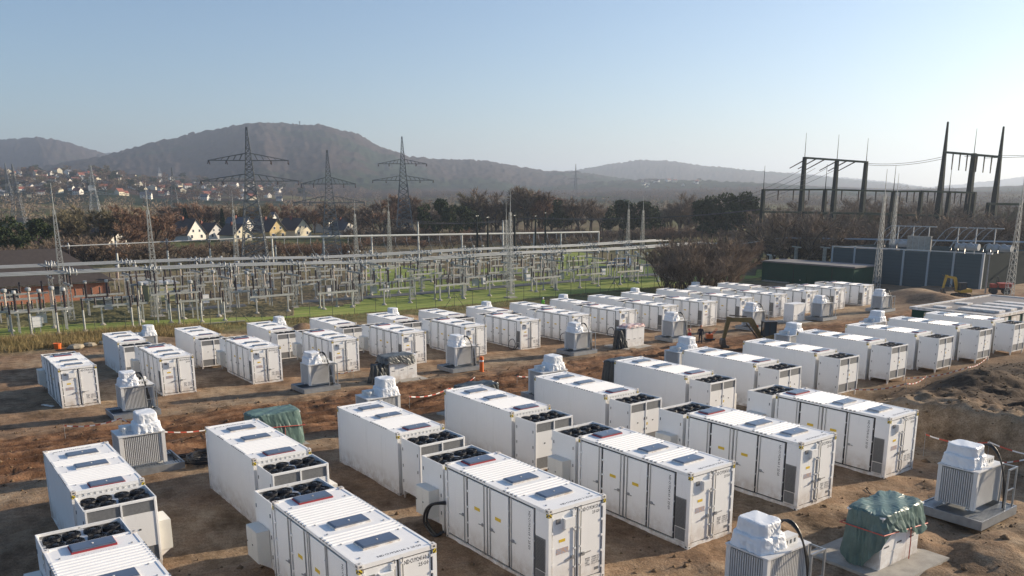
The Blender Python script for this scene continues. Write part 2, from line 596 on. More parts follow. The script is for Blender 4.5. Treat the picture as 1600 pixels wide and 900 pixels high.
('bush',93.0,-107.3,9.9,'N'),
('bush',96.8,-114.6,10.4,'N'),
('bush',90.9,-110.4,10.1,'N'),
('bush',94.2,-116.8,9.8,'N'),
('bush',87.6,-102.7,8.5,'N'),
('bush',91.1,-101.0,7.8,'N'),
('bush',86.3,-105.1,8.2,'N'),
]
RIDGE_FOOT = (1750, [7.015, -6.216, -9.447, -12.876, -16.482, -21.06, -25.058, -32.551, -41.047, -46.075, -49.354, -57.172, -78.5], [54.6, 54.7, 53.5, 51.0, 41.0, 30.5, 24.2, 20.0, 16.6, 21.1, 20.7, 16.0, 14.9])
RIDGE_MAIN = (3000, [9.138, -3.18, -8.16, -10.19, -11.578, -13.022, -15.227, -17.477, -19.761, -22.088, -24.451, -26.844, -28.448, -30.088, -32.592, -35.116, -36.804, -38.917, -41.027, -43.553, -46.886, -50.154, -57.172, -70.569], [83.1, 83.8, 98.0, 118.4, 130.9, 157.4, 192.8, 220.9, 235.3, 241.5, 235.3, 207.7, 164.4, 139.4, 133.2, 128.8, 115.8, 96.1, 91.3, 71.4, 49.1, 35.5, 19.3, 12.5])
RIDGE_MID = (2400, [9.337, -28.344, -33.398, -38.923, -43.141, -46.051, -49.328, -52.529, -55.637, -60.805, -64.247, -67.476, -73.347, -80.748], [19.6, 16.7, 21.3, 36.1, 47.5, 53.7, 47.7, 40.2, 32.7, 23.4, 25.7, 30.7, 31.4, 25.6])
RIDGE_LEFT = (4200, [10.956, -0.547, -6.429, -8.336, -9.626, -10.93, -11.762, -12.975, -16.569, -24.301, -41.04, -57.172, -70.569], [173.2, 216.0, 243.9, 245.3, 231.9, 204.8, 187.0, 180.2, 158.5, 118.7, 57.1, 22.4, 12.9])
RIDGE_SADDLE = (5200, [2.238, -6.314, -10.225, -11.958, -14.091, -16.63, -24.343, -32.582, -38.918, -45.222, -57.172, -70.569], [167.6, 213.5, 226.5, 249.2, 269.4, 259.4, 216.6, 174.4, 150.7, 103.3, 24.9, 13.3])
RIDGE_RIGHT = (4700, [-24.258, -32.571, -38.918, -41.026, -43.115, -45.183, -46.831, -48.472, -50.493, -52.09, -54.048, -55.589, -57.854, -60.777, -62.895, -70.56], [65.5, 115.1, 130.6, 143.2, 175.6, 197.5, 189.6, 165.3, 147.2, 129.7, 118.3, 107.5, 86.6, 59.6, 36.9, 18.7])
RIDGE_FARR = (7000, [-41.041, -47.29, -50.126, -52.488, -54.81, -57.097, -60.044, -62.54, -64.224, -66.171, -67.418, -69.83, -73.231, -80.653], [77.4, 118.7, 136.1, 177.3, 183.9, 147.8, 111.5, 63.2, 79.6, 103.9, 128.1, 157.7, 174.5, 125.3])
VILLAGE = [(1169,-272),(1284,-254),(1390,-216),(1161,-283),(1261,-240),(1604,-196),(1248,-243),(1226,-216),(1555,-200),(1301,-162),(1179,-286),(1262,-130),(1290,-236),(1102,-270),(1094,-147),(1137,-206),(1368,-199),(1253,-161),(1287,-293),(1419,-243),(1495,-169),(1047,-212),(1530,-175),(1454,-205),(1470,-185),(1089,-196),(1459,-217),(1522,-175),(1162,-272),(1197,-170),(1215,-308),(1036,-114),(1053,-112),(1560,-328),(1270,-202),(1254,-139),(1298,-315),(1396,-275),(1212,-178),(1228,-137),(1144,-143),(1040,-199),(1385,-273),(1059,-164),(1268,-183),(1000,-224),(1566,-366),(1397,-167),(1110,-140),(1403,-328),(1183,-131),(1362,-312),(1329,-192),(1361,-299),(1093,-150),(1260,-243),(1422,-226),(1361,-156),(1567,-261),(1247,-269),(1145,-153),(1419,-277),(1276,-175),(1468,-295),(1168,-199),(1353,-317),(1309,-267),(1110,-202),(1351,-141),(1501,-256),(1289,-300),(1351,-256),(1172,-128),(1164,-206),(1462,-225),(1110,-158),(991,-243),(1083,-186),(1222,-302),(1495,-211),(1264,-237),(1289,-308),(1412,-208),(986,-215),(1381,-256),(1279,-229),(1214,-204),(993,-132),(1414,-351),(1097,-137),(1392,-243),(1050,-166),(1516,-244),(1541,-302),(1137,-148),(1568,-173),(1345,-207),(1049,-139),(1320,-240),(1451,-321),(1520,-317),(986,-175),(1271,-206),(1109,-141),(1539,-193),(1256,-297),(1036,-147),(1401,-302),(1266,-241),(1350,-259),(1425,-550),(1351,-380),(1251,-395),(1331,-527),(1282,-360),(1034,-396),(975,-301),(1080,-282),(1162,-442),(1006,-367),(1067,-327),(1504,-408),(1539,-421),(1273,-370),(1373,-386),(1091,-409),(1106,-294),(1435,-448),(1460,-544),(1435,-477),(1369,-491),(1310,-368),(1448,-516),(1461,-379),(1023,-405),(1361,-468),(1436,-451),(1053,-361),(1365,-451),(1360,-533),(1215,-430),(1459,-545),(1459,-522),(1169,-376),(1345,-536),(1482,-452),(1301,-377),(1125,-430),(1168,-462),(1287,-396),(939,-373),(1017,-326),(1409,-459),(1001,-322),(1129,-391),(1162,-307),(1173,-325),(964,-351),(1403,-481),(1446,-562),(1447,-526),(993,-348),(1471,-473),(1143,-324),(1319,-412),(1519,-508),(1470,-479),(1279,-478),(1193,-314),(1049,-326),(1195,-409),(1430,-570),(1019,-308),(1452,-433),(972,-314),(1463,-1684),(1444,-1655),(1387,-1580),(1562,-1679),(1471,-1595),(1517,-1550),(1410,-1605),(1556,-1612),(1342,-1538),(1477,-1502),(1587,-1609),(1578,-1687),(1400,-1433),(1464,-1506),(1483,-1618),(1349,-1498),(1380,-1579),(1478,-1552),(1484,-1546),(1537,-1615),(1579,-1712),(1440,-1570)]

MASTS = [(120.6, -18.4, 16.8, 'lattice lightning mast at the left edge beside the brick building'), (114.6, -28.1, 17.0, 'lattice lightning mast right of the brick building among the front bays'), (156.2, -53.1, 16.7, 'slender lattice mast left of the nearest large pylon'), (156.8, -77.8, 15.4, 'slender lattice mast right of the second large pylon'), (166.8, -90.9, 15.9, 'slender lattice mast left of the third large pylon'), (106.6, -79.4, 16.6, 'lattice lightning mast standing on the lawn near the fence in the centre'), (120.7, -89.0, 14.6, 'shorter lattice mast just behind the one near the fence'), (146.1, -143.8, 15.8, 'left of two lattice masts before the dark conifers'), (136.7, -139.1, 15.7, 'right of two lattice masts before the dark conifers'), (75.5, -131.9, 19.8, 'tall lattice mast in front of the blue enclosure wall'), (82.2, -147.6, 19.4, 'tall lattice mast standing inside the blue walled enclosure'), (53.7, -129.3, 17.5, 'lattice mast at the right edge of the photo')]
# ------------------------------------------------------------ terrain
def row4_z(v):
    return np.interp(-v, [-40, 17, 31, 44, 57, 70, 200], [-3.1, -3.45, -3.74, -3.95, -4.2, -4.28, -4.32])
def base_z(u, v):
    """large-scale ground level of the site: terraces for the container rows, falling away from the camera"""
    u = np.asarray(u, float); v = np.asarray(v, float)
    s = 0.007665*np.clip(v, -135, 25)
    z1 = -0.83 + s; z2 = -1.385 + s; z2b = -1.44 + s; z3 = -2.80 + s; z4 = row4_z(v)
    t12 = sstep(26.9, 28.6, u); t23 = np.clip((u-40.5)/(61-40.5), 0, 1); t34 = sstep(72.5, 75.5, u)
    z = z1*(1-t12) + (z2 + (z2b-z2)*np.clip((-v-36)/8, 0, 1))*t12
    z = z*(1-t23) + z3*t23
    z = z*(1-t34) + z4*t34
    z = z + np.clip((16-u), 0, 30)*0.012
    return z
def bump(u, v, cu, cv, ru, rv, h, p=1.0):
    d = ((u-cu)/ru)**2 + ((v-cv)/rv)**2
    return h*np.exp(-d*p)
def site_z(u, v):
    z = base_z(u, v)
    # spoil bank beside the front row: its steep face looks towards the front row
    edge = -41.7 + 1.0*fbm(u*0.3, v*0.05, 3, 5)*2
    bank = sstep(0.0, 1.5, edge - v)*sstep(28.0, 22.0, u)*sstep(-6, 6, u)
    top = 2.05 + 0.7*fbm(u*0.2, v*0.2, 4, 9)
    z = z + bank*top*(1 - 0.75*sstep(-43.5, -58, v))
    z = z + bump(u, v, 25.0, -57.5, 2.6, 3.2, 1.15) + bump(u, v, 22.0, -66, 4, 5, 0.5)
    # earth heaps
    for (cu, cv, ru, rv, h) in ((90, -37.6, 1.6, 2.0, 1.3), (91, -51.6, 1.5, 3.4, 1.2), (90.5, -66.0, 1.6, 3.0, 1.2), (92, -111, 4, 6, 2.0),
                                (92, -27, 1.4, 4, .7), (94, -21, 1.3, 3, .6),
                                (63, -121, 4.5, 6, 1.8), (58, -118, 3, 3, 1.1), (12.2, -33.3, 1.0, 2.4, .32), (14.2, -28.9, .5, 1.4, .35), (11.8, -30.0, 1.2, 1.4, .45),
                                (28.2, -68, 1.6, 5, .35), (46, -10.6, 1.0, 2.4, .35), (45.0, -18.4, .9, 2.0, .30), (41.3, -12.6, .7, .8, .4)):
        z = z + bump(u, v, cu, cv, ru, rv, h)
    # cut behind the right-hand cooling units
    z = z - bump(u, v, 30.6, -53.4, 1.2, 2.2, 0.5) - bump(u, v, 30.3, -60.5, 1.0, 2.4, 0.4)
    # roughness: churned soil on the haul road, smoother pads below the rows
    road = sstep(41.5, 45, u)*sstep(58.5, 55, u)
    mean = 1.1*fbm(v*0.045, u*0*0+3.0, 2, 3)*3
    ruts = 0
    for c, w in ((44.9, .35), (46.8, .34), (48.6, .4), (50.3, .35), (52.2, .4), (53.6, .3), (54.9, .3)):
        ruts = ruts - 0.20*np.exp(-((u-c-mean)/w)**2) + 0.13*np.exp(-((u-c-mean-.6)/.25)**2)
    z = z + ruts*road*(0.6 + 0.8*vnoise(v*0.12, u*0.3, 8))
    tread = np.sin(v*2*PI/0.42 + u*1.5)*0.045*sstep(45, 46, u)*sstep(54, 53, u)
    z = z + tread*(vnoise(v*0.2, u*1.2, 77) > 0.42)
    z = z + 0.30*fbm(u*0.22, v*0.22, 3, 21)*(0.4 + 0.6*road) + (0.13 + .26*sstep(18.8, 17.4, u) + .12*road + .7*bank + .15*road)*fbm(u*1.1, v*1.1, 4, 33) + 0.06*(np.abs(fbm(u*3.1, v*3.1, 3, 43))*2)
    return z

def soil_material():
    m = bpy.data.materials.new('site_soil'); m.use_nodes = True
    t = m.node_tree; N = t.nodes; Lk = t.links; b = N['Principled BSDF']; b.inputs['Roughness'].default_value = 0.95
    b.inputs['Specular IOR Level'].default_value = 0.15
    tc = N.new('ShaderNodeTexCoord'); sp = N.new('ShaderNodeSeparateXYZ'); Lk.new(tc.outputs['Object'], sp.inputs[0])
    def noise(scale, detail=6, rough=.6, vec=None):
        n = N.new('ShaderNodeTexNoise'); n.inputs['Scale'].default_value = scale; n.inputs['Detail'].default_value = detail
        n.inputs['Roughness'].default_value = rough; Lk.new(vec or tc.outputs['Object'], n.inputs['Vector']); return n.outputs['Fac']
    def ramp(src, *el):
        r = N.new('ShaderNodeValToRGB')
        while len(r.color_ramp.elements) < len(el): r.color_ramp.elements.new(0.5)
        for e, (p, c) in zip(r.color_ramp.elements, el): e.position = p; e.color = (*c, 1) if len(c) == 3 else c
        Lk.new(src, r.inputs[0]); return r.outputs[0]
    def mix(f, a, bb, mode='MIX'):
        x = N.new('ShaderNodeMix'); x.data_type = 'RGBA'; x.blend_type = mode
        if isinstance(f, float): x.inputs[0].default_value = f
        else: Lk.new(f, x.inputs[0])
        Lk.new(a, x.inputs[6]); Lk.new(bb, x.inputs[7]); return x.outputs[2]
    sand = ramp(noise(1.7, 8, .7), (.30, (.21, .145, .085)), (.5, (.35, .255, .165)), (.7, (.46, .36, .25)))
    red = ramp(noise(1.3, 8, .75), (.28, (.11, .055, .030)), (.5, (.235, .127, .070)), (.72, (.36, .225, .135)))
    big = ramp(noise(.11, 6, .65), (.42, (0, 0, 0)), (.56, (1, 1, 1)))
    # the haul road is redder
    mr = N.new('ShaderNodeMapRange'); mr.inputs[1].default_value = 42.5; mr.inputs[2].default_value = 46.5; Lk.new(sp.outputs[0], mr.inputs[0])
    mr2 = N.new('ShaderNodeMapRange'); mr2.inputs[1].default_value = 57; mr2.inputs[2].default_value = 53.5; Lk.new(sp.outputs[0], mr2.inputs[0])
    mu = N.new('ShaderNodeMath'); mu.operation = 'MULTIPLY'; Lk.new(mr.outputs[0], mu.inputs[0]); Lk.new(mr2.outputs[0], mu.inputs[1])
    ad = N.new('ShaderNodeMath'); ad.operation = 'MULTIPLY_ADD'; Lk.new(big, ad.inputs[0]); ad.inputs[1].default_value = .55; Lk.new(mu.outputs[0], ad.inputs[2]); ad.use_clamp = True
    col = mix(ad.outputs[0], sand, red)
    # topsoil heaps on the right are darker, humus brown
    hm = N.new('ShaderNodeMapRange'); hm.inputs[1].default_value = -42.5; hm.inputs[2].default_value = -47; Lk.new(sp.outputs[1], hm.inputs[0])
    hu = N.new('ShaderNodeMapRange'); hu.inputs[1].default_value = 33; hu.inputs[2].default_value = 28; Lk.new(sp.outputs[0], hu.inputs[0])
    hx = N.new('ShaderNodeMath'); hx.operation = 'MULTIPLY'; Lk.new(hm.outputs[0], hx.inputs[0]); Lk.new(hu.outputs[0], hx.inputs[1])
    humus = ramp(noise(2.3, 8, .7), (.3, (.045, .03, .02)), (.5, (.085, .057, .038)), (.72, (.15, .11, .072)))
    col = mix(hx.outputs[0], col, humus)
    peb = ramp(noise(9, 3, .6), (.66, (0, 0, 0)), (.74, (1, 1, 1)))
    gr = N.new('ShaderNodeRGB'); gr.outputs[0].default_value = (.34, .28, .21, 1)
    pm = N.new('ShaderNodeMath'); pm.operation = 'MULTIPLY'; Lk.new(peb, pm.inputs[0]); pm.inputs[1].default_value = .35
    col = mix(pm.outputs[0], col, gr.outputs[0])
    # dry grass verge next to the fence
    gv = N.new('ShaderNodeMapRange'); gv.inputs[1].default_value = 92; gv.inputs[2].default_value = 99; Lk.new(sp.outputs[0], gv.inputs[0])
    gn = N.new('ShaderNodeMath'); gn.operation = 'MULTIPLY'; Lk.new(gv.outputs[0], gn.inputs[0]); gn.inputs[1].default_value = .9
    verge = ramp(noise(.9, 7, .7), (.32, (.10, .115, .04)), (.55, (.18, .18, .065)), (.7, (.25, .225, .10)))
    col = mix(gn.outputs[0], col, verge)
    # damp wheel tracks along the haul road
    mp = N.new('ShaderNodeMapping'); mp.inputs['Scale'].default_value = (1.15, .035, 0); Lk.new(tc.outputs['Object'], mp.inputs[0])
    tr = ramp(noise(1.0, 3, .55, mp.outputs[0]), (.40, (1, 1, 1)), (.49, (0, 0, 0)))
    mp2 = N.new('ShaderNodeMapping'); mp2.inputs['Scale'].default_value = (3.2, .06, 0); Lk.new(tc.outputs['Object'], mp2.inputs[0])
    tr2 = ramp(noise(1.0, 2, .5, mp2.outputs[0]), (.44, (1, 1, 1)), (.52, (0, 0, 0)))
    tm = N.new('ShaderNodeMath'); tm.operation = 'MAXIMUM'; Lk.new(tr, tm.inputs[0]); Lk.new(tr2, tm.inputs[1])
    tm2 = N.new('ShaderNodeMath'); tm2.operation = 'MULTIPLY'; Lk.new(tm.outputs[0], tm2.inputs[0]); Lk.new(mu.outputs[0], tm2.inputs[1])
    tm3 = N.new('ShaderNodeMath'); tm3.operation = 'MULTIPLY'; Lk.new(tm2.outputs[0], tm3.inputs[0]); tm3.inputs[1].default_value = .72
    wet = ramp(noise(6, 4, .7), (.3, (.055, .026, .014)), (.7, (.12, .058, .032)))
    col = mix(tm3.outputs[0], col, wet)
    grn = ramp(noise(17, 5, .75), (.36, (.62, .60, .58)), (.60, (1.12, 1.12, 1.12)))
    col = mix(1.0, col, grn, 'MULTIPLY')
    dk = ramp(noise(.42, 7, .7), (.34, (.46, .44, .42)), (.50, (.95, .95, .95)), (.66, (1.2, 1.2, 1.18)))
    col = mix(1.0, col, dk, 'MULTIPLY')
    Lk.new(col, b.inputs['Base Color'])
    bp = N.new('ShaderNodeBump'); bp.inputs['Strength'].default_value = .9; bp.inputs['Distance'].default_value = .07
    Lk.new(noise(7, 8, .7), bp.inputs['Height']); Lk.new(bp.outputs[0], b.inputs['Normal'])
    return m
def axis(*segs):
    out = []
    for a, b, st in segs: out += list(np.arange(a, b, st) if st*(b-a) > 0 else [])
    return np.array(out + [segs[-1][1]])
_u = axis((-30, 6, 3.0), (6, 57, .19), (57, 76, .3), (76, 104.0, .45))
_v = axis((40, 8, -1.6), (8, -58, -.2), (-58, -80, -.35), (-80, -175, -.8))
U, V = np.meshgrid(_u, _v, indexing='ij')
Zs = site_z(U, V)
put('site_ground', sheet_mesh('site_ground', U, V, Zs, soil_material()))['kind'] = 'structure'
def gz(u, v): return float(site_z(np.array([float(u)]), np.array([float(v)]))[0])
def gzb(u, v): return float(base_z(np.array([float(u)]), np.array([float(v)]))[0])
GROUND_SUB = -4.25
def far_z(u, v):
    """level beyond the fence"""
    s = np.clip((u-104)/200, 0, 1)
    return base_z(np.minimum(u, 104), v)*(1-s) + (-4.6)*s
# ------------------------------------------------------------ battery containers
L, W, H = 6.058, 2.438, 2.896
def dusty_white(name, col, rough):
    m = bpy.data.materials.new(name); m.use_nodes = True; t = m.node_tree; N = t.nodes; Lk = t.links; b = N['Principled BSDF']; b.inputs['Roughness'].default_value = rough; b.inputs['Specular IOR Level'].default_value = .25
    tc = N.new('ShaderNodeTexCoord'); oi = N.new('ShaderNodeObjectInfo'); sp = N.new('ShaderNodeSeparateXYZ'); Lk.new(tc.outputs['Object'], sp.inputs[0])
    off = N.new('ShaderNodeVectorMath'); off.operation = 'MULTIPLY_ADD'; Lk.new(oi.outputs['Location'], off.inputs[0]); off.inputs[1].default_value = (.7, .7, .7); Lk.new(tc.outputs['Object'], off.inputs[2])
    def noise(scale, st, detail=6):
        mp = N.new('ShaderNodeMapping'); mp.inputs['Scale'].default_value = st; Lk.new(off.outputs[0], mp.inputs[0])
        n = N.new('ShaderNodeTexNoise'); n.inputs['Scale'].default_value = scale; n.inputs['Detail'].default_value = detail; n.inputs['Roughness'].default_value = .68; Lk.new(mp.outputs[0], n.inputs['Vector']); return n.outputs['Fac']
    def mr(src, a, b_, c, d):
        x = N.new('ShaderNodeMapRange'); x.inputs[1].default_value = a; x.inputs[2].default_value = b_; x.inputs[3].default_value = c; x.inputs[4].default_value = d; Lk.new(src, x.inputs[0]); return x.outputs[0]
    def mix(f, a, c):
        x = N.new('ShaderNodeMix'); x.data_type = 'RGBA'; Lk.new(f, x.inputs[0])
        for k, v in ((6, a), (7, c)):
            if isinstance(v, tuple): x.inputs[k].default_value = (*v, 1)
            else: Lk.new(v, x.inputs[k])
        return x.outputs[2]
    c1 = mix(mr(noise(1.2, (1, 1, 1)), .35, .7, 0, .5), col, tuple(c*.94 for c in col))
    c2 = mix(mr(noise(3.0, (3, 3, .22), 5), .58, .80, 0, .22), c1, (.42, .38, .32))
    lo = mr(sp.outputs[2], .05, 1.0, 1, 0); ml = N.new('ShaderNodeMath'); ml.operation = 'MULTIPLY'; Lk.new(lo, ml.inputs[0]); Lk.new(mr(noise(2.2, (1, 1, 1)), .36, .66, .05, .75), ml.inputs[1])
    c3 = mix(ml.outputs[0], c2, (.36, .26, .17))
    Lk.new(c3, b.inputs['Base Color']); return m
M_WHITE = dusty_white('container_white', (.88, .875, .855), .55)
M_WHITE_OLD = mat('container_white_plain', (.80, .805, .80), .55, 0, .07, 1.3, bump=.03, bscale=3)
M_WHITE2 = dusty_white('cabinet_white', (.85, .845, .825), .5)
M_GASKET = mat('rubber_gasket', (.02, .02, .022), .7)
M_ROD = mat('zinc_rod', (.42, .43, .44), .45, .6, .2, 9)
M_HATCH = mat('hatch_sheet', (.20, .235, .30), .28, .65, .12, 3)
M_RED = mat('red_frame', (.32, .03, .04), .55)
M_GRILLE = mat('grille_grey', (.23, .235, .24), .55, .3, .2, 12)
M_GRILLE_D = mat('grille_dark', (.09, .095, .10), .55, .2)
M_TEXT = mat('black_lettering', (.03, .03, .035), .6)
M_YEL = mat('yellow_label', (.72, .50, .04), .5)
M_BLUELAB = mat('poster_print', (.35, .42, .55), .5, 0, 0, 22, col2=(.62, .35, .16))
M_FAN = mat('fan_black', (.014, .014, .016), .42)
M_FANDECK = mat('fan_deck', (.50, .53, .57), .4, .3)
M_CABSUN = mat('sunlit_white_box', (.74, .72, .66), .45, 0, .06, 2)  # white cabinets; the beige of the sunlight is put into the colour

def hazard_material():
    m = bpy.data.materials.new('hazard_stripes'); m.use_nodes = True; t = m.node_tree; b = t.nodes['Principled BSDF']
    tc = t.nodes.new('ShaderNodeTexCoord'); w = t.nodes.new('ShaderNodeTexWave'); w.bands_direction = 'DIAGONAL'; w.inputs['Scale'].default_value = 5.5
    r = t.nodes.new('ShaderNodeValToRGB'); r.color_ramp.interpolation = 'CONSTANT'
    r.color_ramp.elements[0].color = (.02, .02, .02, 1); r.color_ramp.elements[1].color = (.70, .52, .03, 1); r.color_ramp.elements[1].position = .45
    t.links.new(tc.outputs['Object'], w.inputs[0]); t.links.new(w.outputs['Fac'], r.inputs[0]); t.links.new(r.outputs[0], b.inputs['Base Color'])
    b.inputs['Roughness'].default_value = .5
    return m
M_HAZ = hazard_material()

def roof_mesh():
    """pressed roof sheet: rib groups between the flat fields that carry the hatches"""
    xs = [0.10]; zs = [0.0]
    def ribs(a, n, pitch=.205):
        for k in range(n):
            x = a + k*pitch
            for dx, dz in ((.05, 0), (.075, .036), (.145, .036), (.17, 0)): xs.append(x+dx); zs.append(dz)
    ribs(1.66, 4); ribs(3.44, 8); xs.append(L-.10); zs.append(0)
    b = MB(); z0 = H-.045
    for x, z in zip(xs, zs): b.v += [(x, .07, z0+z), (x, W-.07, z0+z)]
    n = len(xs)
    b.f = [(2*i, 2*i+2, 2*i+3, 2*i+1) for i in range(n-1)]
    # end caps of the ribs and the turned-down edge
    for x, z in zip(xs, zs): b.v += [(x, .07, z0-.03), (x, W-.07, z0-.03)]
    o = 2*n
    for i in range(n-1): b.f += [(2*i, o+2*i, o+2*i+2, 2*i+2), (2*i+1, 2*i+3, o+2*i+3, o+2*i+1)]
    return b.mesh('roof', M_WHITE)

def rotm(me, name, M4):
    me2 = me.copy(); me2.transform(M4); me2.name = name; return me2

def make_container(full=True):
    root = empty('battery_container')
    # frame: four posts, rails
    b = MB()
    for x in (0, L-.13):
        for y in (0, W-.13): b.box(x, y, .115, x+.13, y+.13, H-.115)
    for y in (.01, W-.11):
        b.box(.17, y, .0, L-.17, y+.10, .16); b.box(.17, y+.01, H-.13, L-.17, y+.09, H-.03)
    for x in (.01, L-.11):
        b.box(x, .16, .01, x+.10, W-.16, .16); b.box(x, .16, H-.14, x+.10, W-.16, H-.012)
    fr = b.build('frame', M_WHITE, root)
    cast = MB().box(-.003, -.003, -.003, .178, .162, .118).mesh('corner_casting', M_WHITE)
    hole = MB()
    hole.lathe([(.034, -.005), (.034, .121)], 8, (.09, .08, 0)); hole.box(-.006, .045, .035, .02, .115, .085); hole.box(.05, -.006, .035, .13, .02, .085)
    holem = hole.mesh('casting_hole', M_GRILLE_D)
    for x, sx in ((0, 1), (L, -1)):
        for y, sy in ((0, 1), (W, -1)):
            for z in (0, H-.115):
                c = put('corner_casting', cast, root, (x, y, z), None, (sx, sy, 1))
                if full: put('casting_hole', holem, c)['kind'] = 'stuff'
    # roof, hatches
    put('roof', ROOF, root)
    lid = MB().box(-.28, -.56, .012, .28, .56, .085).box(-.25, -.53, .085, .25, .53, .094).mesh('roof_hatch', M_HATCH)
    knob = MB().lathe([(.03, .09), (.028, .11), (0, .112)], 8).mesh('hatch_knob', M_WHITE)
    redm = MB()
    for a in ((-.305, -.585, .305, -.563), (-.305, .563, .305, .585), (-.305, -.563, -.283, .563), (.283, -.563, .305, .563)): redm.box(a[0], a[1], 0, a[2], a[3], .05)
    whm = redm.mesh('hatch_frame', M_WHITE); rdm = redm.mesh('hatch_frame', M_RED)
    for x, fm in ((1.2, whm), (3.0, whm), (5.62, rdm)):
        h = put('roof_hatch', lid, root, (x, W/2+.02, H-.044)); put('hatch_frame', fm, h); put('hatch_knob', knob, h)
    bolts = MB()
    for x in (.5, 1.65, 2.55, 3.42, 5.2):
        for y in (.3, W-.3): bolts.box(x-.03, y-.02, H-.046, x+.03, y+.02, H-.02)
    bolts.build('lashing_lugs', M_ROD, root)['kind'] = 'stuff'
    # blank long side (four welded panels with narrow seams)
    pm = MB().box(0, .035, .16, 1.443, .075, H-.13).mesh('side_panel', M_WHITE)
    for k in range(4): put('side_panel', pm, root, (.131+k*1.451, 0, 0))
    # dummy scallops where roof ribs meet the rail
    sc = MB()
    for k in list(range(4)) + list(range(8)):
        pass
    for a, n in ((1.66, 4), (3.44, 8)):
        for k in range(n):
            for y in (.004, W-.024): sc.box(a+k*.205+.055, y, H-.055, a+k*.205+.165, y+.02, H-.018)
    sc.build('rail_scallops', M_GRILLE, root)['kind'] = 'stuff'
    # machinery end
    e = MB().box(L-.09, .13, .16, L-.06, W-.13, H-.14)
    e.build('end_wall', M_WHITE, root)
    e = MB()
    for k in range(11): e.box(L-.062, .22+k*.19, H-.42, L-.015, .22+k*.19+.10, H-.15)
    e.build('end_ribs', M_WHITE, root)['kind'] = 'stuff'
    # cargo door end
    MB().box(.075, .13, .16, .10, W-.13, H-.14).build('door_gasket', M_GASKET, root)
    for nm, y0, y1, hy in (('a', .185, 1.185, .135), ('b', 1.253, 2.253, W-.135)):
        d = MB().box(.028, y0, .205, .072, y1, H-.185).build('door_leaf', M_WHITE, root)
        hb = MB()
        for z in (.38, .95, 1.5, 2.05, 2.55): hb.box(-.004, min(y0, hy) if nm == 'a' else y1-.01, z, .03, max(y0, hy)+.01 if nm == 'a' else hy, z+.075)
        hb.build('hinge_set', M_WHITE, d)['kind'] = 'stuff'
        ry = y1-.09 if nm == 'a' else y0+.09
        rd = MB().tube((-.005, ry, .13), (-.005, ry, H-.11), .019, None, 7).build('lock_rod', M_ROD, d)
        g = MB()
        for z in (.21, .7, 1.35, 2.0, 2.6): g.box(-.03, ry-.035, z, .03, ry+.035, z+.05)
        g.build('rod_bracket', M_WHITE, rd)['kind'] = 'stuff'
        s = -1 if nm == 'a' else 1
        h = MB().beam((-.035, ry, 1.08), (-.035, ry+s*.42, 1.08+(.03 if s < 0 else -.05)), .022, .03); h.box(-.045, ry+s*.10-.05, 1.03, .028, ry+s*.10+.05, 1.14)
        h.build('door_handle', M_ROD, d)
    dl = [o for o in bpy.data.objects if o.parent == root and o.name.startswith('door_leaf')]
    vb = MB().box(-.11, 1.42, 2.17, .028, 1.84, 2.50).build('vent_box', M_WHITE2, root)
    MB().box(-.01, 1.95, 2.36, .028, 2.12, 2.52).build('air_vent', M_GRILLE, root)
    MB().box(-.05, 1.36, 2.52, .028, 1.48, 2.68).build('lamp_bracket', M_WHITE2, root)
    MB().box(.022, 1.73, 1.70, .0275, 1.99, 1.80).build('warning_label', M_YEL, root)
    MB().box(.022, 1.60, 1.30, .0275, 2.10, 1.50).build('poster_label', M_BLUELAB, root)
    MB().box(.022, .28, .34, .0275, .44, .44).build('rating_plate', M_GRILLE, root)
    # text on the cargo door end: +x reading direction is towards -y when seen from the door side
    MT = Matrix(((0, 0, -1, .0262), (-1, 0, 0, 0), (0, 1, 0, 0), (0, 0, 0, 1)))
    def door_text(txt, size, y, z, align='LEFT', name='lettering'):
        me = rotm(text_mesh(txt, size, M_TEXT, align), name, MT)
        o = put(name, me, root, (0, y, z)); o['kind'] = 'stuff'; return o
    root['_dt'] = 1
    door_text('25G0', .15, .25, 2.36, 'RIGHT')
    door_text('MGW\nTARE\nNET\nCUBE', .085, .86, .80)
    door_text('30480 KG\n67200 LB\n2600 KG\n33.2 CU.M', .085, .58, .80)
    # hazard stickers below the top castings
    hz = MB().box(-.006, .01, H-.26, -.001, .12, H-.125).box(.01, -.006, H-.26, .12, -.001, H-.125).mesh('hazard_sticker', M_HAZ)
    for x, sx in ((0, 1), (L, -1)):
        for y, sy in ((0, 1), (W, -1)): put('hazard_sticker', hz, root, (x, y, 0), None, (sx, sy, 1))
    # long side with four service doors
    MB().box(.70, W-.085, .17, 5.945, W-.06, H-.15).build('door_gasket', M_GASKET, root)
    hb0 = [(4.70, 5.885, 4.80, 1), (3.435, 4.585, 3.56, 1), (2.17, 3.345, 3.20, -1), (.80, 2.075, 1.98, -1)]
    for k, (x0, x1, rx, s) in enumerate(hb0):
        d = MB().box(x0, W-.061, .225, x1, W-.022, H-.195).build('service_door', M_WHITE, root)
        hx = x1 if s > 0 else x0
        hb = MB()
        for z in (.40, 1.0, 1.6, 2.2): hb.box(hx-.05, W-.03, z, hx+.05, W+.002, z+.06)
        hb.build('hinge_set', M_WHITE, d)['kind'] = 'stuff'
        rd = MB().tube((rx, W+.002, .17), (rx, W+.002, H-.13), .02, None, 6).build('lock_rod', M_ROD, d)
        g = MB().beam((rx, W+.028, 1.25), (rx+.30*s, W+.028, 1.22), .03, .02)
        g.box(rx+.10*s-.05, W-.022, 1.19, rx+.10*s+.05, W+.02, 1.29)
        g.build('door_handle', M_ROD, d)
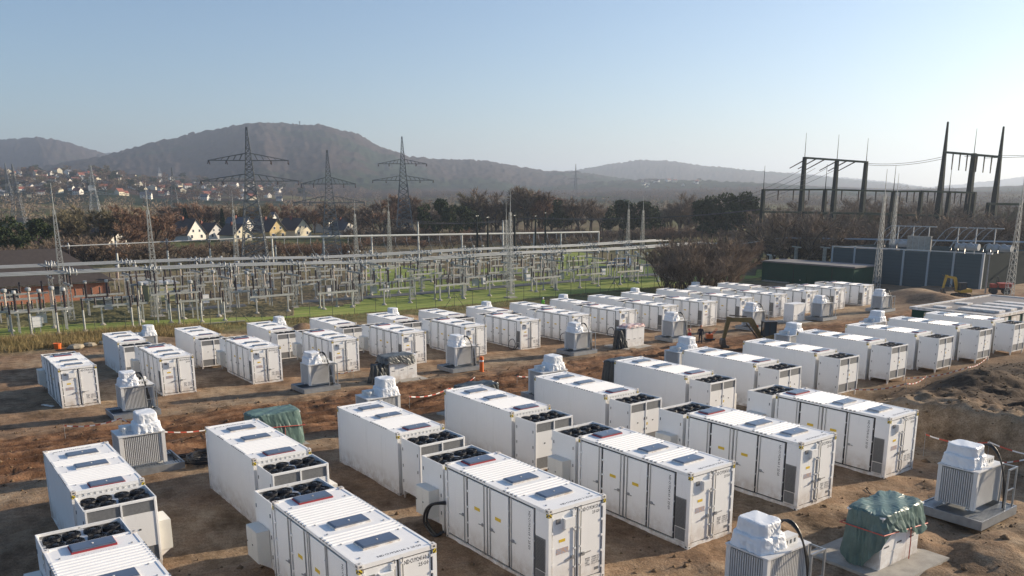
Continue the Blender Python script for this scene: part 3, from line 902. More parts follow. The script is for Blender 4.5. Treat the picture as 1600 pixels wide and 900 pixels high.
        if k in (1, 2): MB().box((x0+x1)/2-.17, W-.0222, 1.66, (x0+x1)/2+.17, W-.0185, 1.78).build('warning_label', M_YEL, d)
    MB().tube((3.39, W-.03, .17), (3.39, W-.03, H-.15), .018, None, 6).build('centre_post', M_ROD, root)
    MS = Matrix(((0, 1, 0, 0), (0, 0, 1, W-.0205), (1, 0, 0, 0), (0, 0, 0, 1)))   # letters stacked up the door
    MS = Matrix(((0, -1, 0, 0), (0, 0, 1, W-.0205), (-1, 0, 0, 0), (0, 0, 0, 1)))
    if full: put('lettering', rotm(text_mesh('NDCU924160 3 25G0', .145, M_TEXT), 'lettering', MS), root, (1.06, 0, 2.58))
    MB().box(.13, W-.06, 1.90, .695, W-.02, H-.14).build('corner_panel', M_WHITE, root)
    MB().box(.13, W-.06, .17, .695, W-.03, 1.90).build('corner_panel', M_WHITE2, root)
    gr = MB().box(.19, W-.03, .74, .67, W-.002, 1.86).build('intake_grille', M_GRILLE, root)
    lv = MB()
    for k in range(22): lv.box(.22, W-.002, .78+k*.048, .64, W+.006, .80+k*.048)
    lv.build('grille_louvres', M_GRILLE_D, gr)['kind'] = 'stuff'
    MB().box(.20, W-.03, .24, .66, W-.010, .70).build('connector_panel', M_GRILLE, root)
    # roof lettering beside the door end
    MRF = Matrix(((0, 1, 0, 0), (-1, 0, 0, 0), (0, 0, 1, H-.0425), (0, 0, 0, 1)))
    if full:
        put('lettering', rotm(text_mesh('NDCU924160 3 25G0', .15, M_TEXT), 'lettering', MRF), root, (.24, W-.72, 0))
        MRB = Matrix(((0, -1, 0, 0), (1, 0, 0, 0), (0, 0, 1, H-.0425), (0, 0, 0, 1)))
        put('lettering', rotm(text_mesh('NDCU924160 3 25G0', .12, M_TEXT), 'lettering', MRB), root, (5.12, .68, 0))
    return root
MT_DOOR = Matrix(((0, 0, -1, .0262), (-1, 0, 0, 0), (0, 1, 0, 0), (0, 0, 0, 1)))
ROOF = roof_mesh()

# ------------------------------------------------------------ cooling units (fan boxes) at the machinery end
def fan_mesh():
    b = MB(); R = .255
    for r0, z0, r1, z1 in ((R, 0, R, .13), (R-.025, .13, R-.025, 0)):
        b.lathe([(r0, z0), (r1, z1)], 16)
    b.f = [q for q in b.f if len(q) == 4]
    b.torus((0, 0, .13), R-.012, .016, 'z', 16, 4)
    for rr in (.20, .145, .09): b.torus((0, 0, .145), rr, .006, 'z', 14, 3)
    for k in range(8):
        t = k*PI/4; b.beam((.05*math.cos(t), .05*math.sin(t), .15), ((R-.01)*math.cos(t), (R-.01)*math.sin(t), .138), .010)
    b.lathe([(.085, .0), (.085, .15), (.06, .165), (0, .168)], 10)
    for k in range(5):
        t = 2*PI*k/5; c, s = math.cos(t), math.sin(t); c2, s2 = math.cos(t+.75), math.sin(t+.75)
        b.add([(.07*c, .07*s, .06), (.22*c, .22*s, .05), (.22*c2, .22*s2, .10), (.07*c2, .07*s2, .11)], [(0, 1, 2, 3)])
    return b.mesh('fan', M_FAN)
def make_cooler():
    """local origin at the foot of the container-side right corner; x points away from the container"""
    root = empty('cooling_unit')
    D, Wd, z0, z1 = 1.52, W-.10, .34, 2.74
    t = .035
    b = MB()
    b.box(0, 0, z0, t, Wd, z1-.02)
    b.box(0, 0, z1-.02, D, t, z1).box(0, Wd-t, z1-.02, D, Wd, z1).box(0, t, z1-.02, t, Wd-t, z1).box(D-t, t, z1-.02, D, Wd-t, z1)
    b.box(t, t, z0, D-t, Wd-t, z0+.04)
    b.build('housing', M_WHITE2, root)
    for y in (0, Wd-t):
        p = MB().box(t, y, z0, D, y+t, z1-.02).build('side_panel', M_WHITE2, root)
        lt = MB(); yy = y-.02 if y == 0 else y+t
        for x in (.12, D-.14):
            for z in (.75, 1.45, 2.2): lt.box(x, yy, z, x+.03, yy+.02, z+.13)
        lt.build('latch_set', M_GRILLE_D, p)['kind'] = 'stuff'
    dk = MB().box(t, t, z1-.20, D-t, Wd-t, z1-.17).build('fan_deck', M_FANDECK, root)
    MB().box(t, Wd/2-.10, z1-.17, D-t, Wd/2+.10, z1-.10).build('deck_rib', M_FANDECK, dk)
    for i in range(2):
        for j in range(4):
            y = .36 + j*.515 + (.03 if j > 1 else -.03) + .03
            put('fan', FAN, root, (.42 + i*.64, y, z1-.17), (0, 0, random.random()*3))
    # outer face: two columns of grille / access panel / grille
    x = D-t
    fr = MB()
    for y in (0.036, Wd/2-.03, Wd-.096): fr.box(x, y, z0, x+.06, y+.06, z1-.025)
    fr.box(x, .096, z0, x+.055, Wd-.096, z0+.07); fr.box(x, .096, z1-.09, x+.055, Wd-.096, z1-.022)
    fr.build('front_frame', M_WHITE2, root)
    for y0, y1 in ((.10, Wd/2-.034), (Wd/2+.034, Wd-.10)):
        for a, c in ((z0+.075, z0+.62), (z1-.50, z1-.10)):
            g = MB().box(x, y0, a, x+.02, y1, c)
            g.build('grille', M_GRILLE, root)
        p = MB().box(x, y0, z0+.63, x+.04, y1, z1-.51).build('access_panel', M_WHITE2, root)
        yc = (y0+y1)/2
        s = MB().box(x+.04, yc-.06, 1.62, x+.05, yc+.02, 1.68); s.box(x+.04, (y1 if y0 < 1 else y0+.06)-.06, 1.75, x+.06, (y1 if y0 < 1 else y0+.06), 1.88)
        s.box(x+.04, (y1 if y0 < 1 else y0+.06)-.06, 1.2, x+.06, (y1 if y0 < 1 else y0+.06), 1.30)
        s.build('panel_fittings', M_GRILLE_D, p)['kind'] = 'stuff'
    MB().box(x+.04, Wd/2+.08, 1.44, x+.046, Wd/2+.16, 1.58).build('warning_label', M_YEL, root)
    # four feet
    for fx in (.02, D-.14):
        for fy in (.0, Wd-.12): MB().add([(fx, fy, z0), (fx+.12, fy, z0), (fx+.12, fy+.12, z0), (fx, fy+.12, z0), (fx+.03, fy+.03, -.02), (fx+.09, fy+.03, -.02), (fx+.09, fy+.09, -.02), (fx+.03, fy+.09, -.02)],
                 [(0,1,2,3),(7,6,5,4),(0,4,5,1),(1,5,6,2),(2,6,7,3),(3,7,4,0)]).build('foot', M_WHITE2, root)
    # power cabinet hung on the flank
    cb = MB().box(.30, Wd+.02, .62, 1.28, Wd+.44, 1.72).build('power_cabinet', M_CABSUN, root)
    for a in (.315, .80): MB().box(a, Wd+.44, .65, a+.465, Wd+.452, 1.69).build('cabinet_door', M_CABSUN, cb)
    MB().box(.70, Wd+.452, 1.15, .76, Wd+.468, 1.19).box(1.18, Wd+.452, 1.15, 1.24, Wd+.468, 1.19).build('cabinet_latch', M_GRILLE_D, cb)
    for a in (.34, 1.20): MB().add([(a, Wd, .62), (a, Wd+.40, .62), (a, Wd, .34), (a+.04, Wd, .62), (a+.04, Wd+.40, .62), (a+.04, Wd, .34)], [(0, 2, 1), (3, 4, 5), (0, 1, 4, 3), (1, 2, 5, 4), (2, 0, 3, 5)]).build('bracket', M_WHITE2, root)
    return root
FAN = fan_mesh()

random.seed(4)
proto_c = make_container(True); proto_c2 = make_container(False); proto_f = make_cooler()
for p in (proto_c, proto_c2, proto_f): freeze(p)

NUM = {}
def place_unit(u, v, z, flip, label_c, label_f, grp_c, grp_f, number, full=True, cooler=True):
    c = copy_tree(proto_c if full else proto_c2)
    if flip: c.location = (u+L, v+W, z); c.rotation_euler = (0, 0, PI)
    else: c.location = (u, v, z)
    tag(c, label_c, 'container', grp_c)
    if number:
        me = text_mesh(number, .165, M_TEXT, 'RIGHT')
        key = ('door', number)
        if key not in NUM: NUM[key] = rotm(me, 'lettering', MT_DOOR @ Matrix.Diagonal((.74, 1.12, 1, 1)))
        put('lettering', NUM[key], c, (0, .22, 2.525))
    if cooler:
        k = copy_tree(proto_f)
        if flip: k.location = (u-.24, v+W-.05, z); k.rotation_euler = (0, 0, PI)
        else: k.location = (u+L+.24, v+.05, z)
        tag(k, label_f, 'cooling unit', grp_f)
    return c
def pad_z(u, v): return float(base_z(np.array([u+3.0]), np.array([v+1.2]))[0]) + .02
ROW1 = [(19.0, -4.93), (18.94, -11.47), (19.08, -18.11), (18.89, -24.48), (18.86, -31.0), (18.88, -37.64)]
ROW2 = [(31.46, -6.68), (31.42, -13.15), (31.41, -19.60), (31.45, -25.89), (31.47, -32.10), (32.48, -39.47), (32.47, -45.87), (32.44, -52.38), (32.93, -59.62), (32.86, -66.27), (32.95, -72.96), (32.85, -79.03)]
ROW3 = [(64.0, v) for v in (-11.24, -17.92, -24.76, -31.59, -38.22, -44.83, -51.33, -57.96, -64.6, -71.15, -77.82, -84.57, -91.21, -97.87, -104.3, -111.2)]
ROW4 = [(76.64, v) for v in (-17.72, -24.05, -31.03, -37.72, -44.38, -50.9, -57.42, -63.86, -70.27, -76.71, -82.77, -89.62, -96.27, -102.79)]
ZR = {1: -0.83, 2: -1.378, 3: -2.81}
def zrow(r, u, v): return -0.04383*u + 0.007665*v if r < 3 else (-2.81+.007665*v if r == 3 else float(row4_z(v))+.02)
nums = ['NDCU924158 2', 'NDCU924160 3', 'NDCU924159 8', 'NDCU924161 9', 'NDCU924162 4', 'NDCU924163 0']
for i, (u, v) in enumerate(ROW1):
    place_unit(u, v, zrow(1, u, v), False, f'white battery container in the row nearest the camera, {ORD[i]} from the left' if i else 'white battery container cut off by the bottom left corner of the photo',
               f'white cooling unit behind the {ORD[i]} container from the left in the nearest row',
               'containers in the nearest row', 'cooling units of the nearest row', nums[i])
for i, (u, v) in enumerate(ROW2):
    place_unit(u, v, zrow(2, u, v), True, f'white battery container with blank side in the second row, {ORD[i]} from the left',
               f'white cooling unit at the near end of the {ORD[i]} second row container',
               'containers in the second row', 'cooling units of the second row', None)
for i, (u, v) in enumerate(ROW3):
    place_unit(u, v, zrow(3, u, v), False, f'white battery container beyond the dirt road with doors facing it, {ORD[i]} from the left',
               f'white cooling unit behind the {ORD[i]} container from the left beyond the dirt road',
               'containers beyond the dirt road', 'cooling units beyond the dirt road', 'NDCU924160 3', i < 9)
for i, (u, v) in enumerate(ROW4):
    place_unit(u, v, zrow(4, u, v), True, f'white battery container in the farthest row by the fence, {ORD[i]} from the left',
               f'white cooling unit at the near end of the {ORD[i]} container in the farthest row',
               'containers in the farthest row', 'cooling units of the farthest row', None, False)
def remove_tree(o):
    for c in TREE.get(o.name, []): remove_tree(c)
    bpy.data.objects.remove(o)
for p in (proto_c, proto_c2, proto_f): remove_tree(p)
# ------------------------------------------------------------ transformers, kiosks, tarps, cables
M_GALV = mat('galvanised_steel', (.36, .385, .41), .45, .55, .25, 3)
M_TANK = mat('transformer_grey', (.70, .70, .69), .5, .1, .10, 2)
M_TANKL = mat('transformer_light', (.72, .715, .69), .5, 0, .08, 2)
M_WRAP = mat('plastic_wrap', (.80, .82, .84), .38, 0, .06, 5, bump=.25, bscale=7)
M_CABLE = mat('black_cable', (.014, .014, .016), .45)
M_CONC = mat('concrete', (.40, .375, .33), .9, 0, .28, 2.2, bump=.2, bscale=20)
M_WOOD = mat('raw_timber', (.42, .31, .18), .8, 0, .3, 6)
M_TARPG = mat('green_tarpaulin', (.11, .185, .165), .45, 0, .35, 1.6, bump=.3, bscale=5)
M_TARPD = mat('dark_tarpaulin', (.03, .04, .045), .38, 0, .5, 1.6, bump=.4, bscale=6)
M_TARPD2 = mat('grey_tarpaulin', (.11, .12, .12), .4, 0, .5, 1.6, bump=.4, bscale=6)
M_TARPW = mat('pale_sheeting', (.62, .60, .58), .5, 0, .3, 3, col2=(.40, .08, .06))
M_ORANGE = mat('orange_plastic', (.70, .14, .02), .5)
M_STRAP = mat('red_strap', (.55, .10, .07), .6)

def wrap_shell(sx, sy, z0, z1, seed, rough=.05, flare=.0, n=44, hem=None):
    """sheet pulled over a box: top centre, crinkled top, sides falling to an uneven hem"""
    rnd = random.Random(seed); b = MB()
    ph = [rnd.random()*6.28 for _ in range(8)]
    def sup(t):
        c, s = math.cos(t), math.sin(t); k = (abs(c)**6 + abs(s)**6)**(-1/6)
        return c*k*sx/2, s*k*sy/2
    rings = [(.18, 0, 0), (.36, 0, 0), (.54, 0, 0), (.70, 0, 0), (.84, 0, 0), (.95, -.01, 0), (1.0, -.06, 0)] + [(1.0, -.07-(1-.0)*t, t) for t in (.2, .4, .6, .8, 1.0)]
    b.v.append((0, 0, z1+rough*.32*(math.sin(ph[3])*math.sin(ph[4])+.7*math.sin(ph[5]))))
    for ri, (f, dz, t) in enumerate(rings):
        for k in range(n):
            a = 2*PI*k/n; x, y = sup(a)
            h = (z1-z0) if hem is None else hem(a)
            fold = (abs(math.sin(a*3.5+ph[0]))*1.4-.7 + (abs(math.sin(a*6.5+ph[1]))-.5)*1.1 + math.sin(a*17+ph[2])*.3)*rough*.62
            ff = f + t*flare + (fold*t*1.2)/(max(sx, sy)/2)
            z = z1 + (dz if t == 0 else -.07 - (h-.07)*t) + (rough*.32*(math.sin(x*f*4.1+ph[3])*math.sin(y*f*3.3+ph[4])+.7*math.sin(x*f*9+y*f*6+ph[5])) if t == 0 else 0) + rnd.uniform(-1, 1)*rough*(.25*f**3 if t == 0 else .3)
            b.v.append((x*ff + rnd.uniform(-1, 1)*rough*.25*f*f, y*ff + rnd.uniform(-1, 1)*rough*.25*f*f, z))
    b.f = [(0, 1+k, 1+(k+1) % n) for k in range(n)]
    for r in range(len(rings)-1):
        for k in range(n): b.f.append((1+r*n+k, 1+(r+1)*n+k, 1+(r+1)*n+(k+1) % n, 1+r*n+(k+1) % n))
    return b

def fins(axis, w, z0, z1, depth, pitch=.080):
    b = MB(); n = int(w/pitch); s = (w-.02)/(n-1)
    for k in range(n):
        a = -w/2+k*s
        if axis == 'y': b.box(a, 0, z0, a+.034, depth, z1)
        else: b.box(0, a, z0, depth, a+.034, z1)
    if axis == 'y': b.box(-w/2, -.01, z0, w/2, .012, z1)
    else: b.box(-.01, -w/2, z0, .012, w/2, z1)
    return b
FIN_Y = fins('y', 1.28, 0, 1.40, .20).mesh('cooling_fins', M_TANK)
FIN_X = fins('x', 1.72, 0, 1.40, .14).mesh('cooling_fins', M_TANK)
def make_transformer(seed, guard=True):
    """origin under the middle of the drip tray; tank axis along y"""
    r = empty('transformer'); rnd = random.Random(seed)
    t = MB(); a, b2 = 1.25, 1.46
    t.box(-a, -b2, .05, -a+.06, b2, .40).box(a-.06, -b2, .05, a, b2, .40).box(-a+.06, -b2, .05, a-.06, -b2+.06, .40).box(-a+.06, b2-.06, .05, a-.06, b2, .40)
    t.box(-a+.06, -b2+.06, .08, a-.06, b2-.06, .12)
    tr = t.build('drip_tray', M_GALV, r)
    for x0 in (-a+.07, a-.60):
        g = MB()
        for k in range(22): y = -b2+.10+k*.125; g.box(x0, y, .345, x0+.53, y+.065, .375)
        g.build('grating', M_GALV, tr)['kind'] = 'stuff'
    for y in (-1.1, 1.1): MB().box(-.45, y-.09, -.06, .45, y+.09, .05).build('timber_block', M_WOOD, r)
    cx, cy = .18, -.30
    MB().box(cx-.58, cy-.82, .46, cx+.58, cy+.82, 1.98).build('tank', M_TANKL, r)
    MB().box(cx-.50, cy-.9, .38, cx-.38, cy+.9, .46).box(cx+.38, cy-.9, .38, cx+.50, cy+.9, .46).build('skid', M_TANKL, r)
    for s in (1, -1): put('cooling_fins', FIN_Y, r, (cx, cy+s*.82, .53), (0, 0, 0 if s > 0 else PI))['kind'] = 'stuff'
    for s in (1, -1): put('cooling_fins', FIN_X, r, (cx+s*.58, cy-.0, .53), (0, 0, 0 if s > 0 else PI))['kind'] = 'stuff'
    for sx in (1, -1):
        for sy in (1, -1): MB().box(min(cx+sx*.60, cx+sx*.76), min(cy+sy*.875, cy+sy*1.04), .47, max(cx+sx*.60, cx+sx*.76), max(cy+sy*.875, cy+sy*1.04), 2.0).build('corner_plate', M_TANKL, r)
    MB().box(cx-.79, cy-1.06, 1.985, cx+.79, cy+1.06, 2.04).build('tank_lid', M_TANK, r)
    wy = cy+.42+rnd.uniform(-.08, .08); wx = cx+.10
    w = wrap_shell(1.02+rnd.uniform(-.05, .1), .92, 2.45, 2.92+rnd.uniform(-.06, .10), seed, .034, .02)
    o = w.build('plastic_wrap', M_WRAP, r); o.location = (wx, wy, 0)
    w = wrap_shell(1.25, 1.15, 2.04, 2.50, seed+50, .055, .08)
    o = w.build('plastic_wrap', M_WRAP, r); o.location = (wx, wy, 0)
    MB().box(cx-.52, cy-.75, 2.04, cx-.14, cy-.06, 2.30).build('terminal_box', M_TANKL, r)
    s = MB()
    for k in range(3): s.box(cx-.53, cy-.62+k*.2, 2.10, cx-.519, cy-.56+k*.2, 2.22)
    s.build('terminal_slots', M_GRILLE_D, r)['kind'] = 'stuff'
    MB().lathe([(.09, 2.04), (.09, 2.2), (.14, 2.24), (.14, 2.36), (.05, 2.42)], 10, (cx+.35, cy-.7, 0)).build('oil_filler', M_TANKL, r)
    if guard:
        g = MB()
        for y in (-1.30, -.62): g.beam((-1.12, y, .36), (-1.12, y, 2.0), .06)
        g.beam((-1.12, -1.33, 2.0), (-1.12, -.59, 2.0), .06); g.beam((-1.12, -1.30, 1.15), (-1.12, -.62, 1.15), .04)
        g.beam((-1.12, -1.30, 2.0), (-.62, -1.30, 2.0), .05); g.beam((-.62, -1.30, 2.0), (-.62, -1.30, .36), .05)
        g.build('guard_frame', M_GALV, r)
        for k in range(3):
            p0 = Vector((cx-.1-.05*k, wy-.25-.1*k, 2.62)); p3 = Vector((-1.0, -.95+.09*k, .25))
            pts = []
            for i in range(15):
                q = i/14; pts.append(p0*(1-q)**3 + (p0+Vector((-.35, -.35, .75)))*3*q*(1-q)**2 + (p3+Vector((-.02, .05, 2.1)))*3*q*q*(1-q) + p3*q**3)
            MB().path(pts, .030, 6).build('cable', M_CABLE, r)
    return r
T_ALL = []
protoT = [make_transformer(s) for s in (3, 8, 14)]
protoTb = [make_transformer(s, False) for s in (21, 27)]
for p in protoT + protoTb: freeze(p)
def place_T(u, v, flip, label, group, k, guard=True, dz=0):
    p = (protoT[k % 3] if guard else protoTb[k % 2]); o = copy_tree(p)
    o.location = (u, v, gzb(u, v)+dz+.06); o.rotation_euler = (0, 0, PI if flip else 0)
    tag(o, label, 'transformer', group); return o
g1 = 'transformers in front of the nearest row'
place_T(14.35, -20.35, False, 'grey finned transformer with plastic wrap cut off by the bottom edge of the photo', g1, 0)
place_T(14.35, -33.25, False, 'grey finned transformer on a steel tray at the right edge beside the excavated bank', g1, 1, dz=.12)
for i, v in enumerate((-9.2, -22.2, -34.8, -47.8, -61.2, -74.1)):
    place_T(42.4, v, True, f'wrapped transformer behind the second row of containers, {ORD[i]} from the left', 'transformers behind the second row', i, False, dz=-.02)
for i, v in enumerate((-12.2, -25.2, -38.2, -51.4, -64.6, -77.5, -90.6, -103.9)):
    place_T(58.6, v, False, f'grey wrapped transformer along the far side of the dirt road, {ORD[i]} from the left', 'transformers along the far side of the dirt road', i)
for i, v in enumerate((-20.0, -33.3, -47.0, -60.4, -73.0, -86.6, -99.5)):
    place_T(86.6, v, True, f'wrapped transformer behind the farthest container row, {ORD[i]} from the left', 'transformers behind the farthest row', i+1, False, dz=-.25)
for p in protoT + protoTb: remove_tree(p)

def kiosk(u, v, z, label, w=2.5, d=1.25, h=1.85, slab=True):
    r = empty('switchgear_kiosk', (u, v, z))
    if slab: MB().box(-1.55, -1.75, -.10, 1.75, 1.85, .10).build('concrete_slab', M_CONC, r)
    z0 = .10
    MB().box(-d/2, -w/2, z0, d/2, w/2, z0+h).build('cabinet_body', M_WHITE2, r)
    MB().box(-d/2-.05, -w/2-.05, z0+h, d/2+.05, w/2+.05, z0+h+.06).build('cabinet_roof', M_WHITE2, r)
    for k in range(3):
        y = -w/2+.05+k*(w-.1)/3
        dr = MB().box(-d/2-.02, y+.01, z0+.55, -d/2, y+(w-.1)/3-.01, z0+h-.05).build('cabinet_door', M_WHITE2, r)
        MB().box(-d/2-.035, y+.35, z0+.75, -d/2-.02, y+.62, z0+.80).build('door_latch', M_GRILLE_D, dr)
        MB().box(-d/2-.02, y+.01, z0+.04, -d/2, y+(w-.1)/3-.01, z0+.52).build('cable_cover', M_WHITE2, r)
    tag(r, label, 'kiosk', 'switchgear kiosks'); return r
kiosk(14.25, -26.85, gzb(14, -27)+.03, 'white kiosk on a concrete slab under a green tarpaulin at the bottom right')
kiosk(58.2, -32.2, gzb(58, -32), 'white kiosk half covered by a dark sheet beyond the road, the leftmost there')
kiosk(58.4, -58.2, gzb(58, -58), 'white kiosk with a black bundle beyond the road, the middle one there')
kiosk(59.6, -86.6, gzb(59, -86), 'bare white kiosk beyond the road behind the small excavator', 2.3, 1.3, 2.1)
kiosk(42.2, -15.6, gzb(42, -15)-.05, 'kiosk fully under green tarpaulin beside the second container of the second row')
kiosk(42.0, -28.6, gzb(42, -28)-.15, 'kiosk under dark sheeting behind the fourth container of the second row', 2.4, 1.2, 1.7)
kiosk(42.0, -41.2, gzb(42, -41)-.05, 'kiosk under dark and pale sheeting behind the sixth container of the second row')
def tarp(u, v, z, sx, sy, h, drop, m, seed, label, rough=.07, flare=.10, cat='tarpaulin', strap=False, hang=0.0):
    hm = lambda a: min(h-.05, drop*(1 + hang*max(0, math.sin(a))**3 + .26*math.sin(2*a+seed) + .20*math.sin(3*a+seed*2) + .08*math.sin(9*a)))
    r = wrap_shell(sx, sy, 0, h, seed, rough, flare, 84, hm)
    if strap:
        e = empty('tarpaulin', (u, v, z)); r.build('sheet', m, e)
        zz = h-.75
        pts = [(sx/2*1.08*c, sy/2*1.08*s, zz+.12*s) for c, s in ((1, 1), (-1, 1), (-1, -1), (1, -1), (1, 1))]
        pp = []
        for i in range(4): pp += [tuple(np.array(pts[i])*(1-k/6)+np.array(pts[i+1])*k/6) for k in range(6)]
        MB().path(pp+[pts[0]], .022, 5).build('strap', M_STRAP, e)
        MB().path([(-sx/2*1.07, -sy*.12, zz), (-sx/2*1.12, -sy*.12, zz-.5), (-sx/2*1.15, -sy*.10, .12)], .018, 5).build('strap', M_STRAP, e)
        return tag(e, label, cat)
    o = r.build('tarpaulin', m); o.location = (u, v, z); return tag(o, label, cat)
tarp(14.25, -26.85, gzb(14, -27)+.13, 1.50, 2.65, 2.0, .95, M_TARPG, 5, 'crumpled green tarpaulin with red strap over the kiosk at the bottom right', .10, .12, strap=True, hang=.9)
tarp(42.2, -15.6, gzb(42, -15)+.05, 1.55, 2.7, 2.02, 1.75, M_TARPG, 11, 'green tarpaulin hanging over the kiosk behind the second container of the second row', .07, .08, strap=True)
tarp(58.2, -31.9, gzb(58, -32)+.10, 1.6, 2.75, 1.98, .62, M_TARPD2, 7, 'dark sheet over the leftmost kiosk beyond the road', .09, .08)
o = wrap_shell(.9, 1.1, 0, 1.5, 31, .16, .30, 40).build('sheet_bundle', M_TARPD); o.location = (58.0, -30.25, gzb(58, -30)); tag(o, 'black sheet bundle slumped beside the leftmost kiosk beyond the road', 'sheet')
o = wrap_shell(.8, .9, 0, 1.9, 33, .16, .25, 40).build('sheet_bundle', M_TARPD); o.location = (58.2, -56.6, gzb(58, -57)); tag(o, 'black sheet bundle leaning on the middle kiosk beyond the road', 'sheet')
o = wrap_shell(1.35, 2.6, 0, .22, 35, .10, .05, 40).build('loose_sheet', M_TARPW); o.location = (58.4, -58.3, gzb(58, -58)+1.98); tag(o, 'reddish folded sheet lying on the middle kiosk beyond the road', 'sheet')
tarp(42.0, -28.6, gzb(42, -28)-.02, 1.5, 2.7, 1.88, 1.5, M_TARPD, 13, 'dark glossy sheeting over the kiosk behind the fourth container of the second row', .10, .10)
tarp(42.0, -41.2, gzb(42, -41)+.05, 1.5, 2.7, 2.02, 1.6, M_TARPD, 17, 'dark sheeting over the kiosk behind the sixth container of the second row', .09, .10)
o = wrap_shell(.5, .8, 0, 1.7, 41, .10, .30, 30).build('folded_sheet', M_TARPW); o.location = (41.2, -40.6, gz(41, -40)); tag(o, 'pale red folded sheet hanging beside the dark covered kiosk', 'sheet')
o = wrap_shell(2.2, 3.2, 0, .65, 43, .16, .20, 40).build('covered_stack', M_TARPD); o.location = (45.2, -66.9, gz(45, -67)); tag(o, 'low stack under grey sheeting behind the right part of the second row', 'stack')

# cable coils and trailing cables
def coil(u, v, n, R, label, seed):
    rnd = random.Random(seed); pts = []
    z0 = gz(u, v)
    for i in range(n*18):
        t = 2*PI*i/18; rr = R*(1+.16*math.sin(t*.37+seed)); pts.append((u+rr*math.cos(t)+rnd.uniform(-.04, .04), v+rr*1.1*math.sin(t)+rnd.uniform(-.04, .04), z0+.07+.030*(i/18)+.03*math.sin(t*2)))
    o = MB().path(pts, .028, 5).build('cable_coil', M_CABLE); tag(o, label, 'cable coil')
coil(41.2, -11.8, 10, .80, 'coil of thick black cable lying left of the second container of the second row', 2)
coil(42.3, -11.2, 5, .62, 'smaller coil of black cable beside the large coil behind the second row', 5)
def loop(pts, label, r=.045):
    P = [Vector(p) for p in pts]; out = []
    for i in range(len(P)-1):
        p0 = P[max(i-1, 0)]; p1 = P[i]; p2 = P[i+1]; p3 = P[min(i+2, len(P)-1)]
        for k in range(8):
            t = k/8; out.append(.5*((2*p1)+(p2-p0)*t+(2*p0-5*p1+4*p2-p3)*t*t+(3*p1-p0-3*p2+p3)*t**3))
    out.append(P[-1]); o = MB().path(out, r, 6).build('cable', M_CABLE); return tag(o, label, 'cable')
za = zrow(1, 19.08, -18.11); ya = -18.11+W
for i, off in enumerate((0, .12)):
    loop([(25.2, ya+.06+off, za+.20), (25.3, ya+.35+off, za+.10), (25.7, ya+.5+off, za+.6), (25.45, ya+.42+off, za+1.25), (25.05, ya+.05, za+1.35+.06*i)],
         ['thick black cable looping from the cooling unit of the third nearest container', 'inner black cable looping beside the third nearest container'][i], .05)
for i, (u, v) in enumerate(ROW3[4:9]):
    z = zrow(3, u, v); loop([(u+.4, v+W+.03, z+.45), (u+.55, v+W+.35, z+.1), (u+1.3, v+W+.45, z+.12), (u+1.5, v+W+.28, z+.75), (u+1.0, v+W+.2, z+1.0), (u+.5, v+W+.3, z+.6), (u+.45, v+W+.6, z+.05)],
        f'black cable bundle hanging at the doors of the {ORD[i+4]} container beyond the road', .035)
loop([(16.0, -28.0, gz(16, -28)+.03), (16.6, -30.5, gz(16.6, -30.5)+.04), (17.3, -31.9, gz(17.3, -31.9)+.04), (18.6, -33.2, gz(18.6, -33.2)+.04)], 'thin cable on the ground between the kiosk and the fifth nearest container', .022)

# red and white barrier tape on thin rods
def tape_material():
    m = bpy.data.materials.new('barrier_tape'); m.use_nodes = True; t = m.node_tree; b = t.nodes['Principled BSDF']
    tc = t.nodes.new('ShaderNodeTexCoord'); w = t.nodes.new('ShaderNodeTexWave'); w.bands_direction = 'Y'; w.inputs['Scale'].default_value = .55
    mp = t.nodes.new('ShaderNodeMapping'); mp.inputs['Rotation'].default_value = (0, 0, .5)
    r = t.nodes.new('ShaderNodeValToRGB'); r.color_ramp.interpolation = 'CONSTANT'
    r.color_ramp.elements[0].color = (.50, .08, .05, 1); r.color_ramp.elements[1].color = (.82, .80, .78, 1); r.color_ramp.elements[1].position = .5
    t.links.new(tc.outputs['Object'], mp.inputs[0]); t.links.new(mp.outputs[0], w.inputs[0]); t.links.new(w.outputs['Fac'], r.inputs[0]); t.links.new(r.outputs[0], b.inputs['Base Color'])
    return m
M_TAPE = tape_material()
def tape(pts, label, h=.75, w=.07):
    P = []
    for (u, v) in pts: P.append(Vector((u, v, gz(u, v)+h)))
    e = empty('barrier_tape', P[0])
    o = P[0]
    b = MB()
    for i in range(len(P)-1):
        prev = None
        for k in range(9):
            t = k/8; p = P[i].lerp(P[i+1], t)-o; p.z -= .22*4*t*(1-t); q = p+Vector((.012*math.sin(k*2.1), 0, w))
            if prev: b.add([prev[0], p, q, prev[1]], [(0, 1, 2, 3)])
            prev = (p, q)
    b.build('tape', M_TAPE, e)
    for p in P: MB().tube(p-o+Vector((0, 0, -h-.1)), p-o+Vector((0, 0, .12)), .012, None, 5).build('rod', M_ROD, e)
    tag(e, label, 'barrier tape', 'red and white barrier tapes')
tape([(54.2, -7.4), (53.6, -10.4), (52.6, -11.6)], 'red and white tape at the left end of the dirt road')
tape([(47.0, -10.9), (47.6, -14.9), (45.4, -16.6)], 'red and white tape left of the green covered kiosk')
tape([(47.4, -26.9), (48.4, -30.6), (49.2, -33.4)], 'red and white tape on the road behind the third container of the second row')
tape([(48.9, -37.0), (49.2, -41.5)], 'short red and white tape behind the fifth container of the second row', .6)
tape([(19.7, -40.2), (17.0, -40.9), (13.6, -41.0)], 'red and white tape from the sixth nearest container to the bank', 1.1)
tape([(30.4, -51.0), (28.6, -55.0), (29.4, -59.2)], 'red and white tape around the cut before the cooling units on the right', .7)
tape([(30.6, -58.6), (29.0, -64.5), (30.5, -71.0)], 'red and white tape along the pit before the last cooling units', .5)
